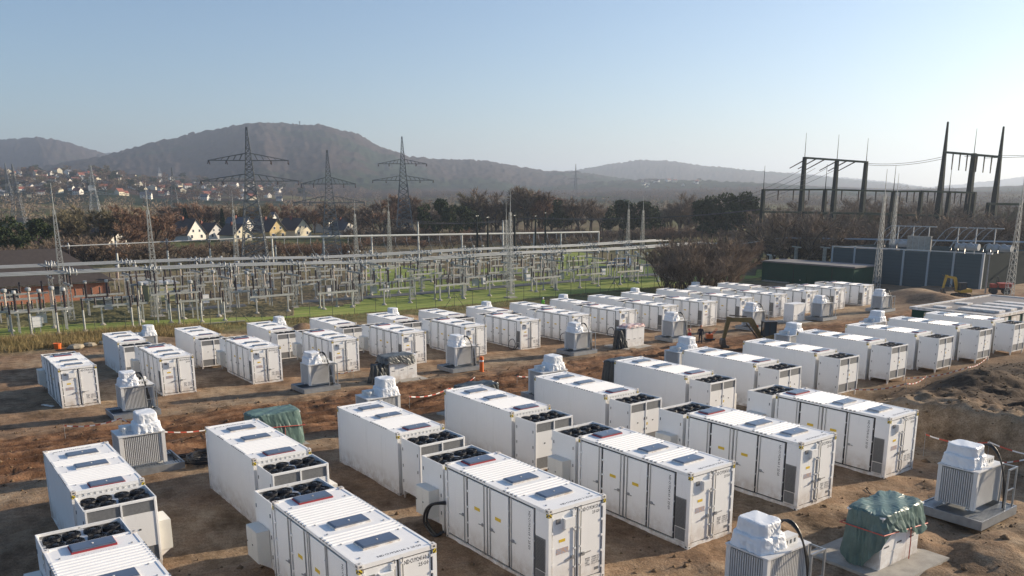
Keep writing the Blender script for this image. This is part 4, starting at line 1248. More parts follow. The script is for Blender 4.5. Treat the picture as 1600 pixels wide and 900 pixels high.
tape([(21.6, -2.3), (17.6, -1.2), (14.0, -1.3)], 'red and white tape at the bottom left beside the cut off container', .8)
tape([(60.8, -29.4), (61.6, -27.6)], 'red and white tape left of the leftmost kiosk beyond the road', .8)
tape([(16.6, -37.9), (14.9, -40.4)], 'red and white tape stretched behind the right hand transformer', 1.0)

# orange pipe, planks
r = empty('orange_barrier', (56.3, -38.9, gzb(56, -39)))
MB().lathe([(.20, 0), (.20, .06), (.17, .08), (.17, 1.25), (.15, 1.28)], 12).build('drum', M_ORANGE, r); MB().lathe([(.176, .85), (.176, 1.0)], 12).build('band', M_WHITE2, r)
tag(r, 'orange plastic post standing before the third transformer beyond the road', 'barrier post')
r = empty('orange_bucket', (94.2, -13.2, gz(94.2, -13.2)-.02)); MB().lathe([(.30, 0), (.36, .55), (.38, .57)], 12).build('drum', M_ORANGE, r); MB().torus((0, 0, .57), .37, .03, 'z', 14, 5).build('rim', M_ORANGE, r)
tag(r, 'orange barrel in the dry grass at the left edge by the fence', 'barrel')
M_ROCK = mat('pale_rock', (.34, .29, .21), .9, 0, .3, 4)
rnd = random.Random(9)
def rock(u, v, s, label):
    b = MB(); b.lathe([(.0, -.5), (.6, -.3), (.95, .1), (.7, .5), (.0, .72)], 9)
    b.v = [(x*s*rnd.uniform(.8, 1.25), y*s*rnd.uniform(.8, 1.25), z*s*.7) for x, y, z in b.v]
    o = b.build('boulder', M_ROCK, smooth=False); o.location = (u, v, gz(u, v)+.1*s); return tag(o, label, 'boulder', 'boulders beside the orange barrel')
for k, (u, v, s) in enumerate(((93.0, -14.6, .9), (93.6, -16.0, .75), (93.9, -17.4, .55))):
    rock(u, v, s, ['largest pale boulder right of the orange barrel', 'middle pale boulder in the row beside the orange barrel', 'smallest pale boulder farthest from the orange barrel'][k])
def plank(u, v, a, l, label, m=M_WOOD):
    o = MB().box(-l/2, -.09, 0, l/2, .09, .06).build('plank', m); o.location = (u, v, gz(u, v)+.03); o.rotation_euler = (0, .03, a); return tag(o, label, 'plank', 'loose planks')
plank(53.5, -45.4, -.9, 2.0, 'timber plank on the road before the seventh container beyond it')
plank(53.9, -45.9, -.5, 1.4, 'short timber plank crossing the plank on the road')
plank(65.5, -8.1, .4, 1.3, 'short white board leaning left of the leftmost container beyond the road', M_WHITE2)
plank(27.0, -60.6, .5, 1.6, 'timber plank on the dark soil before the right cooling units')
plank(28.2, -52.6, 1.2, 1.3, 'timber stake board beside the taped cut on the right')
# ------------------------------------------------------------ machines and people
M_YELLOW = mat('machine_yellow', (.60, .38, .05), .45, 0, .25, 3)
M_OLIVE = mat('machine_ochre', (.26, .17, .055), .5, 0, .4, 3)
M_MDARK = mat('machine_dark', (.035, .035, .038), .55, 0, .3, 4)
M_MGLASS = mat('cab_glass', (.05, .07, .08), .08, 0)
M_MRED = mat('machine_red', (.50, .075, .04), .5, 0, .2, 3)
M_STEELW = mat('worn_steel', (.17, .135, .105), .55, .5, .4, 5)
def excavator(u, v, heading, label, body, s=1.0, pose=0):
    r = empty('excavator', (u, v, gz(u, v)), heading); r.scale = (s, s, s)
    for y in (-.95, .60):
        t = MB(); pr = [(-1.45, .18), (-1.25, .02), (1.25, .02), (1.45, .18), (1.5, .40), (1.28, .62), (-1.28, .62), (-1.5, .40)]
        n = len(pr); t.add([(x, y, z) for x, z in pr]+[(x, y+.36, z) for x, z in pr], [tuple(range(n)), tuple(range(2*n-1, n-1, -1))]+[(i, n+i, n+(i+1) % n, (i+1) % n) for i in range(n)])
        tr = t.build('track', M_MDARK, r)
        for x in (-1.1, -.55, 0, .55, 1.1): MB().tube((x, y-.02, .3), (x, y+.38, .3), .17, None, 10).build('road_wheel', M_STEELW, tr)
    b = MB().box(-.9, -.6, .45, .9, .6, .72); b.lathe([(.55, .72), (.55, .85)], 14); b.build('undercarriage', M_MDARK, r)
    hs = MB(); pr = [(-1.55, .85), (.55, .85), (.75, 1.05), (.75, 1.25), (-.45, 1.55), (-1.5, 1.55), (-1.62, 1.3)]
    n = len(pr); hs.add([(x, -.95, z) for x, z in pr]+[(x, .95, z) for x, z in pr], [tuple(range(n)), tuple(range(2*n-1, n-1, -1))]+[(i, n+i, n+(i+1) % n, (i+1) % n) for i in range(n)])
    hs.build('engine_hood', body, r)
    c = empty('cab'); c.parent = r
    g = MB().box(-.38, .03, 1.27, .70, .90, 2.62); cg = g.build('cab_glass', M_MGLASS, r)
    bpy.data.objects.remove(c)
    f = MB()
    for x in (-.42, .20, .72):
        for y in (.0, .90): f.beam((x, y, 1.2), (x, y, 2.66), .09)
    f.box(-.48, -.05, 2.64, .80, .97, 2.74)
    f.build('cab_frame', M_MDARK, r)
    def link(name, p, q, w, h0, h1, m=body):
        p = Vector(p); q = Vector(q); d = (q-p).normalized(); nrm = Vector((-d.z, 0, d.x))
        vs = [p-nrm*h0/2, p+nrm*h0/2, q+nrm*h1/2, q-nrm*h1/2]
        b = MB().add([x+Vector((0, -w/2, 0)) for x in vs]+[x+Vector((0, w/2, 0)) for x in vs], [(0, 1, 2, 3), (7, 6, 5, 4), (0, 4, 5, 1), (1, 5, 6, 2), (2, 6, 7, 3), (3, 7, 4, 0)])
        return b.build(name, m, r)
    yb = -.25
    if pose == 0: P = [(.7, yb, 1.1), (1.75, yb, 2.75), (4.0, yb, 2.85), (4.35, yb, .95)]
    else: P = [(.7, yb, 1.1), (1.3, yb, 3.5), (3.1, yb, 3.9), (3.5, yb, 1.6)]
    link('boom', P[0], P[1], .34, .35, .55); link('boom', Vector(P[1])-Vector((.1, 0, 0)), P[2], .32, .52, .34); link('stick', Vector(P[2])+Vector((-.1, 0, .25)), P[3], .27, .46, .28)
    link('hydraulic_ram', (1.0, yb, 1.0), (2.2, yb, 2.45), .12, .13, .10, M_STEELW); link('hydraulic_ram', (2.2, yb, 3.1), (3.9, yb, 3.25 if pose == 0 else 4.2), .12, .13, .1, M_STEELW)
    bx, bz = P[3][0], P[3][2]
    bk = MB(); pr = [(bx-.05, bz+.1), (bx+.25, bz-.1), (bx+.30, bz-.55), (bx+.05, bz-.9), (bx-.42, bz-.93), (bx-.55, bz-.75), (bx-.15, bz-.55)]
    n = len(pr); bk.add([(x, yb-.45, z) for x, z in pr]+[(x, yb+.45, z) for x, z in pr], [tuple(range(n)), tuple(range(2*n-1, n-1, -1))]+[(i, n+i, n+(i+1) % n, (i+1) % n) for i in range(n)])
    bk.build('bucket', M_STEELW, r)
    if pose == 0: MB().box(.86, -.95, 1.35, .92, -.45, 2.15).build('warning_board', M_ORANGE, r)
    return tag(r, label, 'excavator')
hd = math.atan2(50.5-47.6, -61.6+65.6)
excavator(47.7, -65.5, math.atan2(4.0, 2.7), 'small ochre excavator digging on the dirt road behind the second row', M_OLIVE, .95, 0)
excavator(61.5, -131.5, math.atan2(.6, .75)+.3, 'yellow excavator with raised arm before the blue walled enclosure', M_YELLOW, .80, 1)
r = empty('dumper', (59.2, -139.0, gz(59.2, -139)), .6)
MB().box(-1.3, -.7, .75, 1.3, .7, 1.05).build('chassis', M_MDARK, r)
MB().add([(-1.5, -.8, 1.05), (.2, -.8, 1.05), (.45, -.8, 1.75), (-1.75, -.8, 1.75), (-1.5, .8, 1.05), (.2, .8, 1.05), (.45, .8, 1.75), (-1.75, .8, 1.75)], [(0, 1, 2, 3), (7, 6, 5, 4), (0, 4, 5, 1), (1, 5, 6, 2), (2, 6, 7, 3), (3, 7, 4, 0)]).build('skip', M_MRED, r)
MB().box(.5, -.6, 1.05, 1.35, .6, 1.6).build('engine_hood', M_MRED, r)
f = MB()
for y in (-.5, .5): f.beam((.45, y, 1.5), (.45, y, 2.7), .07)
f.beam((.45, -.5, 2.7), (.45, .5, 2.7), .07); f.build('roll_bar', M_MDARK, r)
for x in (-.85, .9):
    for y in (-.95, .65): MB().tube((x, y, .5), (x, y+.3, .5), .5, None, 14).build('wheel', M_MDARK, r)
tag(r, 'red site dumper at the right end of the blue enclosure wall', 'dumper')
r = empty('site_trolley', (52.0, -135.0, gz(52, -135)), .3)
MB().box(-1.2, -.8, .6, 1.2, .8, .75).build('deck', M_MDARK, r)
MB().box(-1.1, -.7, 1.9, 1.1, .7, 2.0).build('canopy', M_GALV, r)
for x in (-1, 1):
    for y in (-.6, .6): MB().beam((x, y, .75), (x, y, 1.9), .07).build('post', M_MDARK, r)
for x in (-.8, .8):
    for y in (-.85, .65): MB().tube((x, y, .35), (x, y+.2, .35), .35, None, 12).build('wheel', M_MDARK, r)
MB().box(-.5, -.5, .75, .5, .5, 1.4).build('generator', M_GALV, r)
tag(r, 'small canopied trolley in front of the red dumper', 'trolley')
r = empty('compactor', (55.3, -66.3, gz(55.3, -66.3)), .9)
MB().box(-.5, -.35, .0, .5, .35, .18).build('base_plate', M_MDARK, r); MB().box(-.3, -.28, .18, .35, .28, .62).build('engine', M_ORANGE, r)
MB().path([(-.2, -.25, .5), (-.7, -.25, 1.15), (-.7, .25, 1.15), (-.2, .25, .5)], .025, 6).build('handle', M_ORANGE, r)
MB().lathe([(.12, .62), (.12, .82), (.06, .86)], 8).build('air_filter', M_MDARK, r)
tag(r, 'orange plate compactor left of the small excavator', 'compactor')

def person_mat(name, jacket, legs):
    m = bpy.data.materials.new(name); m.use_nodes = True; t = m.node_tree; b = t.nodes['Principled BSDF']; b.inputs['Roughness'].default_value = .85
    tc = t.nodes.new('ShaderNodeTexCoord'); sp = t.nodes.new('ShaderNodeSeparateXYZ'); t.links.new(tc.outputs['Object'], sp.inputs[0])
    r = t.nodes.new('ShaderNodeValToRGB'); r.color_ramp.interpolation = 'CONSTANT'; dv = t.nodes.new('ShaderNodeMath'); dv.operation = 'DIVIDE'; dv.inputs[1].default_value = 2.0
    t.links.new(sp.outputs[2], dv.inputs[0]); t.links.new(dv.outputs[0], r.inputs[0])
    e = r.color_ramp.elements; e[0].color = (.03, .025, .02, 1); e[0].position = 0
    e[1].position = .06; e[1].color = (*legs, 1)
    for p, c in ((.46, jacket), (.745, (.45, .28, .20))):
        q = e.new(p); q.color = (*c, 1)
    t.links.new(r.outputs[0], b.inputs['Base Color']); return m
def person(u, v, heading, jacket, legs, label, vest=None, helmet=(.8, .8, .78), arm=.0, bend=.0):
    root = empty('person', (u, v, gz(u, v) if u < 103 else float(far_z(np.array([u]), np.array([v]))[0])), heading)
    J = {'pel': (0, 0, .95, .15), 'sp': (.02+bend*.12, 0, 1.20, .15), 'ch': (.03+bend*.25, 0, 1.40, .165), 'nk': (.04+bend*.33, 0, 1.53, .065), 'hd': (.07+bend*.40, 0, 1.63, .095), 'tp': (.07+bend*.42, 0, 1.74, .08),
         'lh': (0, .10, .90, .10), 'lk': (.05, .12, .50, .075), 'la': (-.03, .13, .09, .055), 'lt': (.13, .14, .04, .045),
         'rh': (0, -.10, .90, .10), 'rk': (.02, -.12, .50, .075), 'ra': (-.10, -.13, .09, .055), 'rt': (.06, -.14, .04, .045),
         'ls': (.03+bend*.25, .19, 1.42, .075), 'le': (.04+arm*.12+bend*.2, .27, 1.15, .055), 'lw': (.12+arm*.35+bend*.3, .25, .93+arm*.25, .042), 'lf': (.16+arm*.42+bend*.34, .24, .84+arm*.30, .035),
         'rs': (.03+bend*.25, -.19, 1.42, .075), 're': (.02+arm*.12+bend*.2, -.27, 1.15, .055), 'rw': (.10+arm*.35+bend*.3, -.25, .93+arm*.25, .042), 'rf': (.14+arm*.42+bend*.34, -.24, .84+arm*.30, .035)}
    E = ['pel-sp', 'sp-ch', 'ch-nk', 'nk-hd', 'hd-tp', 'pel-lh', 'lh-lk', 'lk-la', 'la-lt', 'pel-rh', 'rh-rk', 'rk-ra', 'ra-rt', 'ch-ls', 'ls-le', 'le-lw', 'lw-lf', 'ch-rs', 'rs-re', 're-rw', 'rw-rf']
    ks = list(J); me = bpy.data.meshes.new('body'); me.from_pydata([J[k][:3] for k in ks], [(ks.index(a), ks.index(b)) for a, b in (x.split('-') for x in E)], [])
    me.materials.append(person_mat('clothes', jacket, legs))
    o = put('body', me, root); md = o.modifiers.new('skin', 'SKIN')
    for k, d in zip(ks, me.skin_vertices[0].data): d.radius = (J[k][3], J[k][3])
    me.skin_vertices[0].data[0].use_root = True
    sb = o.modifiers.new('sub', 'SUBSURF'); sb.levels = 2; sb.render_levels = 2
    hx = J['tp'][0]
    if helmet: MB().lathe([(.155, 1.70), (.15, 1.715), (.125, 1.72), (.12, 1.79), (.08, 1.845), (0, 1.86)], 12, (hx, 0, 0)).build('helmet', mat('helmet_%d' % int(helmet[0]*100), helmet, .35), root, True)
    if vest:
        b = MB(); b.lathe([(.20, .92), (.205, 1.1), (.215, 1.3), (.19, 1.45), (.10, 1.50)], 14)
        b.v = [(x*.82+.02+bend*(.1+max(0, z-1)*.5), y*1.12, z) for x, y, z in b.v]
        b.build('vest', mat('vest_%d' % int(vest[1]*100), vest, .7), root, True)
    return tag(root, label, 'person')
person(91.6, -73.9, 2.5, (.05, .06, .10), (.03, .035, .05), 'person in bright green vest and white helmet by the farthest container row', (.25, .75, .06), arm=.6, bend=.35)
person(112, -108.5, 3.5, (.03, .035, .04), (.02, .15, .05), 'person with dark jacket and green trousers bending on the lawn by the switchyard', (.10, .42, .10), (.05, .05, .06), arm=.5, bend=.9)
person(54.4, -62.3, 1.0, (.60, .06, .04), (.05, .05, .06), 'person in red jacket standing beside a person in dark clothes', (.62, .06, .04), (.62, .07, .05), arm=.3)
person(53.9, -63.3, 2.2, (.03, .03, .04), (.03, .03, .04), 'person in dark clothes with orange cap standing right of the red jacket', None, (.45, .13, .05), arm=.2)
# ------------------------------------------------------------ switchyard beyond the fence
def lawn_material():
    m = bpy.data.materials.new('lawn_grass'); m.use_nodes = True; t = m.node_tree; N = t.nodes; Lk = t.links; b = N['Principled BSDF']; b.inputs['Roughness'].default_value = .95
    b.inputs['Specular IOR Level'].default_value = .1
    tc = N.new('ShaderNodeTexCoord'); n = N.new('ShaderNodeTexNoise'); n.inputs['Scale'].default_value = .35; n.inputs['Detail'].default_value = 8; n.inputs['Roughness'].default_value = .7
    mp = N.new('ShaderNodeMapping'); mp.inputs['Scale'].default_value = (1.6, .5, 1); Lk.new(tc.outputs['Object'], mp.inputs[0]); Lk.new(mp.outputs[0], n.inputs['Vector'])
    r = N.new('ShaderNodeValToRGB'); e = r.color_ramp.elements; e[0].position = .30; e[0].color = (.15, .20, .05, 1); e[1].position = .72; e[1].color = (.34, .33, .12, 1)
    q = e.new(.5); q.color = (.235, .285, .075, 1)
    Lk.new(n.outputs['Fac'], r.inputs[0]); Lk.new(r.outputs[0], b.inputs['Base Color'])
    return m
lu = axis((103.2, 180, 1.6), (180, 300, 6)); lv = axis((70, -190, -2.0))if False else np.arange(70, -192, -2.0)
LU, LV = np.meshgrid(lu, lv, indexing='ij')
LZ = far_z(LU, LV) + .12*fbm(LU*.12, LV*.12, 3, 61)
put('lawn', sheet_mesh('lawn', LU, LV, LZ, lawn_material()))['kind'] = 'structure'
def sz(u, v): return float(far_z(np.array([float(u)]), np.array([float(v)]))[0])
M_TARMAC = mat('service_road', (.16, .16, .155), .9, 0, .25, .6)
def strip(name, u0, u1, v0, v1, m, dz, step=4.0):
    uu = np.linspace(u0, u1, 3); vv = np.arange(v0, v1, -step); A, B = np.meshgrid(uu, vv, indexing='ij')
    put(name, sheet_mesh(name, A, B, far_z(A, B)+.05+dz, m))['kind'] = 'structure'
strip('service_road', 103.9, 104.9, 60, -40, mat('gravel_track', (.27, .25, .19), .95, 0, .3, .8, col2=(.13, .14, .06)), .02)
strip('service_road', 119.0, 122.5, 60, -140, M_TARMAC, .03)
strip('service_road', 139.0, 142.0, 60, -140, M_TARMAC, .03)

M_ALU = mat('aluminium_tube', (.38, .395, .40), .55, .3, .12, .5)
M_STEEL = mat('weathered_zinc', (.42, .43, .41), .6, .3, .25, 3)
M_INS = mat('brown_insulator', (.045, .03, .026), .35)
M_INSG = mat('pale_insulator', (.50, .43, .36), .4)
M_CABG = mat('cabinet_grey', (.46, .47, .47), .6, 0, .1, 2)
def insul(h, r, n=9, name='insulator', m=M_INS):
    prof = [(r*.55, 0)]
    k = max(3, int(h/.16))
    for i in range(k): z = h*i/k; prof += [(r, z+.02), (r*.6, z+h/k*.75)]
    prof += [(r*.7, h-.06), (r*.7, h), (0, h)]
    return MB().lathe(prof, n).mesh(name, m)
INS13 = insul(1.35, .14); INS18 = insul(1.9, .17); INS10 = insul(.95, .13); INSP = insul(1.7, .15, 9, 'insulator', M_INSG)
def lattice(p, q, w0, w1, n, t=.05, horiz=True):
    """four-legged lattice column between two heights"""
    p = Vector(p); q = Vector(q); b = MB(); lv = []
    for i in range(n+1):
        f = i/n; c = p.lerp(q, f); w = (w0*(1-f)+w1*f)/2
        lv.append([c+Vector((sx*w, sy*w, 0)) for sx, sy in ((-1, -1), (1, -1), (1, 1), (-1, 1))])
    for i in range(n):
        for k in range(4):
            a, c = lv[i][k], lv[i+1][(k+1) % 4]; d, e = lv[i][(k+1) % 4], lv[i+1][k]
            b.beam(a, c, t*.6, t*.6); b.beam(d, e, t*.6, t*.6) if t > .06 else None
            if horiz and i: b.beam(lv[i][k], lv[i][(k+1) % 4], t*.6, t*.6)
    legs = MB()
    for k in range(4): legs.beam(lv[0][k], lv[n][k], t)
    return b, legs, lv

def bus_support():
    """lattice post with crosshead and three insulators carrying tubes, heads 6.2 m above ground"""
    r = empty('busbar_support')
    b, l, lv = lattice((0, 0, 0), (0, 0, 4.6), .62, .42, 6, .055)
    b.build('bracing', M_STEEL, r); l.build('legs', M_STEEL, r)['kind'] = 'stuff'
    MB().box(-.45, -.45, -.3, .45, .45, .15).build('footing', M_CONC, r)
    MB().box(-2.5, -.12, 4.6, 2.5, .12, 4.8).build('crosshead', M_STEEL, r)
    for x in (-2.1, 0, 2.1): put('insulator', INS13, r, (x, 0, 4.8))
    return r
def breaker():
    """circuit breaker: steel frame with three tall dark poles and mechanism box"""
    r = empty('circuit_breaker')
    for x in (-2.4, 2.4):
        for y in (-.45, .45): MB().beam((x, y, 0), (x, y, 2.3), .14).build('post', M_STEEL, r)
    MB().box(-3.2, -.55, 2.3, 3.2, -.30, 2.5).box(-3.2, .30, 2.3, 3.2, .55, 2.5).build('frame', M_STEEL, r)
    for x in (-2.5, 0, 2.5):
        MB().lathe([(.22, 2.0), (.22, 2.55)], 10, (x, 0, 0)).build('pole_base', M_CABG, r)
        put('insulator', INS18, r, (x, 0, 2.55)); MB().lathe([(.2, 4.45), (.24, 4.6), (.2, 4.8)], 10, (x, 0, 0)).build('pole_head', M_CABG, r)
    MB().box(-.5, -.5, .9, .5, -.1, 2.0).build('mechanism_box', M_CABG, r)
    return r
def disconnector():
    """low beam on two legs with six post insulators"""
    r = empty('disconnector')
    for y in (-2.2, 2.2):
        MB().beam((0, y, 0), (0, y, 2.2), .17).build('leg', M_STEEL, r); MB().lathe([(.45, -.1), (.35, .12), (.14, .3)], 8, (0, y, 0)).build('footing', M_CONC, r)
    MB().box(-.15, -3.1, 2.2, .15, 3.1, 2.45).build('beam', M_STEEL, r)
    for y in (-2.6, -1.4, -.2, .8, 1.8, 2.8): put('insulator', INS10, r, (0, y, 2.45))
    return r
def arrester():
    r = empty('surge_arrester')
    MB().tube((0, 0, 0), (0, 0, 2.4), .12, None, 8).build('post', M_STEEL, r); put('insulator', INS13, r, (0, 0, 2.4)); MB().lathe([(.4, -.1), (.3, .1), (.12, .25)], 8).build('footing', M_CONC, r)
    return r
def current_tr():
    r = empty('instrument_transformer')
    MB().beam((0, 0, 0), (0, 0, 2.5), .16).build('post', M_STEEL, r); MB().box(-.25, -.25, 2.5, .25, .25, 2.7).build('base_box', M_STEEL, r)
    put('insulator', INSP, r, (0, 0, 2.7)); MB().lathe([(.18, 4.4), (.30, 4.5), (.32, 4.75), (.24, 4.85), (0, 4.9)], 12).build('head', M_ALU, r)
    return r
def cabinet_ctrl():
    r = empty('control_cabinet')
    for y in (-.3, .3): MB().beam((0, y, 0), (0, y, .7), .08).build('leg', M_STEEL, r)
    MB().box(-.3, -.5, .7, .3, .5, 1.9).build('cabinet_body', M_CABG, r); MB().box(-.32, -.45, .75, -.3, .45, 1.85).build('cabinet_door', M_WHITE2, r)
    return r
def portal():
    r = empty('equipment_portal')
    for y in (-2.4, 2.4): MB().beam((0, y, 0), (0, y, 3.4), .16).build('post', M_STEEL, r)
    MB().box(-.14, -3.0, 3.4, .14, 3.0, 3.62).build('beam', M_STEEL, r)
    for y in (-2.4, 0, 2.4): put('insulator', INS13, r, (0, y, 3.62))
    return r
PK = {k: f() for k, f in dict(bus=bus_support, brk=breaker, dis=disconnector, arr=arrester, ct=current_tr, cab=cabinet_ctrl, por=portal).items()}
for p in PK.values(): freeze(p)
KN = {'bus': ('grey lattice busbar support', 'busbar support', 'busbar supports'), 'brk': ('framed circuit breaker with dark poles', 'circuit breaker', 'circuit breakers'),
      'dis': ('low disconnector beam with dark insulators', 'disconnector', 'disconnectors'), 'arr': ('pipe post with dark insulator', 'surge arrester', 'surge arresters'),
      'ct': ('pale insulator with silver head', 'instrument transformer', 'instrument transformers'), 'cab': ('small pale control cabinet on legs', 'control cabinet', 'control cabinets'),
      'por': ('two post equipment portal', 'portal', 'equipment portals')}
CNT = {}
def place_s(k, u, v, rz=0, where=''):
    o = copy_tree(PK[k]); o.location = (u, v, sz(u, v)); o.rotation_euler = (0, 0, rz)
    CNT.setdefault((k, round(u)), []).append(o)
    return o
rs = random.Random(12)
BAYS = [-18.0-9.6*k for k in range(-3, 12)]
for i, v in enumerate(BAYS):
    place_s('bus', 114.5, v); place_s('bus', 127.5, v)
    left = v > -30
    j = lambda a=.4: rs.uniform(-a, a)
    # equipment between fence and busbars, under them and behind them
    place_s('dis', 110.4+j(.3), v+4.8, 0)
    if i % 2 == 0: place_s('brk', 118.0, v+4.6, PI/2)
    else: place_s('por', 117.6, v+4.8)
    place_s('dis', 123.6, v+4.6)
    if left: continue
    place_s('por', 132.5, v+4.8)
    place_s('brk', 136.5, v+4.6, PI/2) if i % 2 else place_s('dis', 136.0, v+4.6)
    for y in (2.0, 4.6, 7.2): place_s('ct', 144.5, v+y)
    place_s('dis', 149.5, v+4.6); place_s('cab', 121.0 if i % 3 else 133.8, v+1.2+j())
    for y in (1.6, 4.2, 6.8): place_s('arr', 112.2, v+y) if i % 2 else place_s('ct', 121.6, v+y)
    for y in (2.4, 5.0, 7.6): place_s('ct', 126.2, v+y) if i % 2 == 0 else place_s('arr', 130.6, v+y)
    place_s('por', 141.5, v+4.6)
    if i % 3 == 0: place_s('por', 156, v+4.8)
    if i % 3 == 1: place_s('brk', 161, v+4.6, PI/2)
# the cable end bay at the left edge
place_s('brk', 108.4, -14.0, PI/2+.02)
for y in (-10.8, -13.2, -15.6): place_s('ct', 110.6, y)
for u, y in ((105.4, -12.4), (105.0, -15.0), (105.6, -17.8), (106.0, -10.6), (105.8, -23.0), (106.3, -23.9), (106.0, -28.4), (106.4, -31.2), (106.2, -34.0), (107.5, -27.8)): place_s('arr', u, y)
for y in (-25.5, -28.5, -31.5): place_s('ct', 111.0, y)
place_s('por', 108.6, -29.0); place_s('cab', 106.9, -13.2)
lines = {}
for (k, u) in CNT: lines.setdefault(k, set()).add(u)
for (k, u), L_ in CNT.items():
    base, cat, grp = KN[k]
    L_.sort(key=lambda o: -math.atan2(o.location.y, o.location.x))
    ln = sorted(lines[k]).index(u)
    for n, o in enumerate(L_): tag(o, f'{base}, {nth(n)} from the left, {nth(ln)} line from the fence', cat, f'{grp} in the {nth(ln)} line from the fence')
# tubular busbars with ring clamps
RING = MB().torus((0, 0, 0), .36, .07, 'y', 14, 5).mesh('corona_ring', M_ALU)
for n, u in enumerate((112.4, 114.5, 116.6, 125.4, 127.5, 129.6)):
    e = empty('busbar_tube', (u, 0, 0)); pts = []
    z = lambda v: sz(114, v)+6.25
    b = MB()
    vv = list(range(24, -146, -10))
    b.path([(0, v, z(v)+.12*math.sin(k*1.3)) for k, v in enumerate(vv)], .095, 8); b.build('tube', M_ALU, e)
    for v in BAYS:
        put('corona_ring', RING, e, (0, v, z(v))); put('corona_ring', RING, e, (0, v-.7, z(v)+.02))
    tag(e, f'long aluminium busbar tube with ring clamps, {ORD[n]} from the fence', 'busbar', 'busbar tubes')
for p in PK.values(): remove_tree(p)

# chain fence along the lawn: slender posts, mesh wires
M_FPOST = mat('fence_post_green', (.07, .085, .06), .6)
fe = empty('wire_fence', (102.9, 0, 0))
pm = MB().tube((0, 0, -.2), (0, 0, 2.1), .035, None, 6).mesh('fence_post', M_FPOST)
fv = np.arange(20, -128, -3.2)
def fz(v): return gz(102.9, v)
for v in fv: put('fence_post', pm, fe, (0, float(v), fz(v)))
for h in (.08, .5, .95, 1.4, 1.85):
    MB().path([(0, float(v), fz(v)+h) for v in fv], .009, 4).build('wire', M_FPOST, fe)
st = MB()
for k in (7, 17, 27, 37): v = float(fv[k]); st.beam((0, v, fz(v)+1.9), (0, v-1.6, fz(v)), .05); st.beam((0, v, fz(v)+1.9), (0, v+1.6, fz(v)), .05)
st.build('brace', M_FPOST, fe)['kind'] = 'stuff'
tag(fe, 'thin dark wire fence between the farthest containers and the lawn', 'fence')

# long tubular gantry and thin insulated bus further back
M_PALE = mat('pale_painted_steel', (.60, .61, .57), .55, .1, .12, 1)
g = empty('pipe_gantry', (0, 0, 0))
GA, GB = Vector((190, -71, 2.3)), Vector((186, -171, .95))
MB().tube(GA, GB, .26, None, 10).build('beam', M_PALE, g)
for f, ext in ((.02, 0), (.145, 0), (.27, 0), (.40, 3.0), (.53, 0), (.66, 3.2), (.765, 0), (.86, 0), (1.0, 0)):
    p = GA.lerp(GB, f); zb = sz(p.x, p.y)
    MB().tube((p.x, p.y, zb-.3), (p.x, p.y, p.z+ext+.3), .24, .2, 8).build('post', M_PALE, g)
for f in np.linspace(.05, .97, 30):
    p = GA.lerp(GB, float(f)); dr = MB().tube((p.x, p.y, p.z-.25), (p.x-.8, p.y+.5, p.z-1.5), .06, None, 5)
    dr.path([(p.x-.8, p.y+.5, p.z-1.5), (p.x-1.6, p.y+.3, p.z-3.0), (p.x-2.0, p.y-.3, p.z-4.2)], .035, 4); dr.build('dropper', M_ALU, g)
tag(g, 'long pale tubular gantry with hanging droppers behind the switchyard', 'gantry')
g = empty('insulated_bus', (0, 0, 0))
A, B = Vector((187.6, -29, 2.0)), Vector((196, -77, 2.1))
MB().tube(A, B, .12, None, 8).build('tube', M_ALU, g)
for f in (.03, .22, .44, .64, .98):
    p = A.lerp(B, f); zb = sz(p.x, p.y); MB().tube((p.x, p.y, zb), (p.x, p.y, p.z-1.9), .22, .2, 8).build('post', M_PALE, g); put('insulator', INS18, g, (p.x, p.y, p.z-1.9)); put('corona_ring', RING, g, (p.x, p.y, p.z), None, (1.6, 1.6, 1.6))
tag(g, 'thin pale bus tube on insulator posts behind the brick building', 'busbar')

# lightning masts
def mast(u, v, h, label, w=.95):
    r = empty('lattice_mast', (u, v, sz(u, v) if u > 103 else gz(u, v)))
    b, l, lv = lattice((0, 0, 0), (0, 0, h*.80), w, .26, 17, .055)
    b.build('bracing', M_STEEL, r); l.build('legs', M_STEEL, r)['kind'] = 'stuff'
    MB().tube((0, 0, h*.80-.5), (0, 0, h), .07, .03, 6).build('lightning_rod', M_STEEL, r); MB().box(-.8, -.8, -.4, .8, .8, .15).build('footing', M_CONC, r)
    tag(r, label, 'mast', 'lattice masts')
for a in MASTS if 'MASTS' in globals() else []: mast(*a)
# ------------------------------------------------------------ buildings around the site
M_BRICK = mat('red_brick', (.50, .21, .125), .85, 0, .22, 6, bump=.2, bscale=18)
M_ROOFD = mat('dark_roof', (.060, .048, .043), .8, 0, .25, 2)
M_BLUEW = mat('blue_grey_panel', (.062, .098, .112), .8, 0, .10, .35, stretch=(.3, .3, 6), spec=.15)
M_DKW = mat('dark_panel', (.035, .042, .042), .95, spec=.02)
M_GREENW = mat('dark_green_panel', (.014, .066, .046), .8, 0, .15, .5, spec=.1)
M_GLASSW = mat('window_glass', (.05, .06, .075), .1)
M_MEMB = mat('grey_roofing', (.20, .19, .19), .85, 0, .2, 1)
zb = sz(140, -20)
r = empty('brick_building', (0, 0, 0))
MB().box(138.0, -27.2, zb-.5, 152, 24, -1.0).build('wall', M_BRICK, r)
MB().box(137.9, -27.3, -1.0, 152.1, 24.1, -.75).build('eaves', M_WHITE2, r)
rf = MB().add([(137.2, -28, -.75), (152.8, -28, -.75), (152.8, 24.8, -.75), (137.2, 24.8, -.75), (145, -22, 3.9), (145, 18, 3.9)], [(3, 0, 4, 5), (0, 1, 4), (1, 2, 5, 4), (2, 3, 5), (0, 3, 2, 1)]).build('roof', M_ROOFD, r)
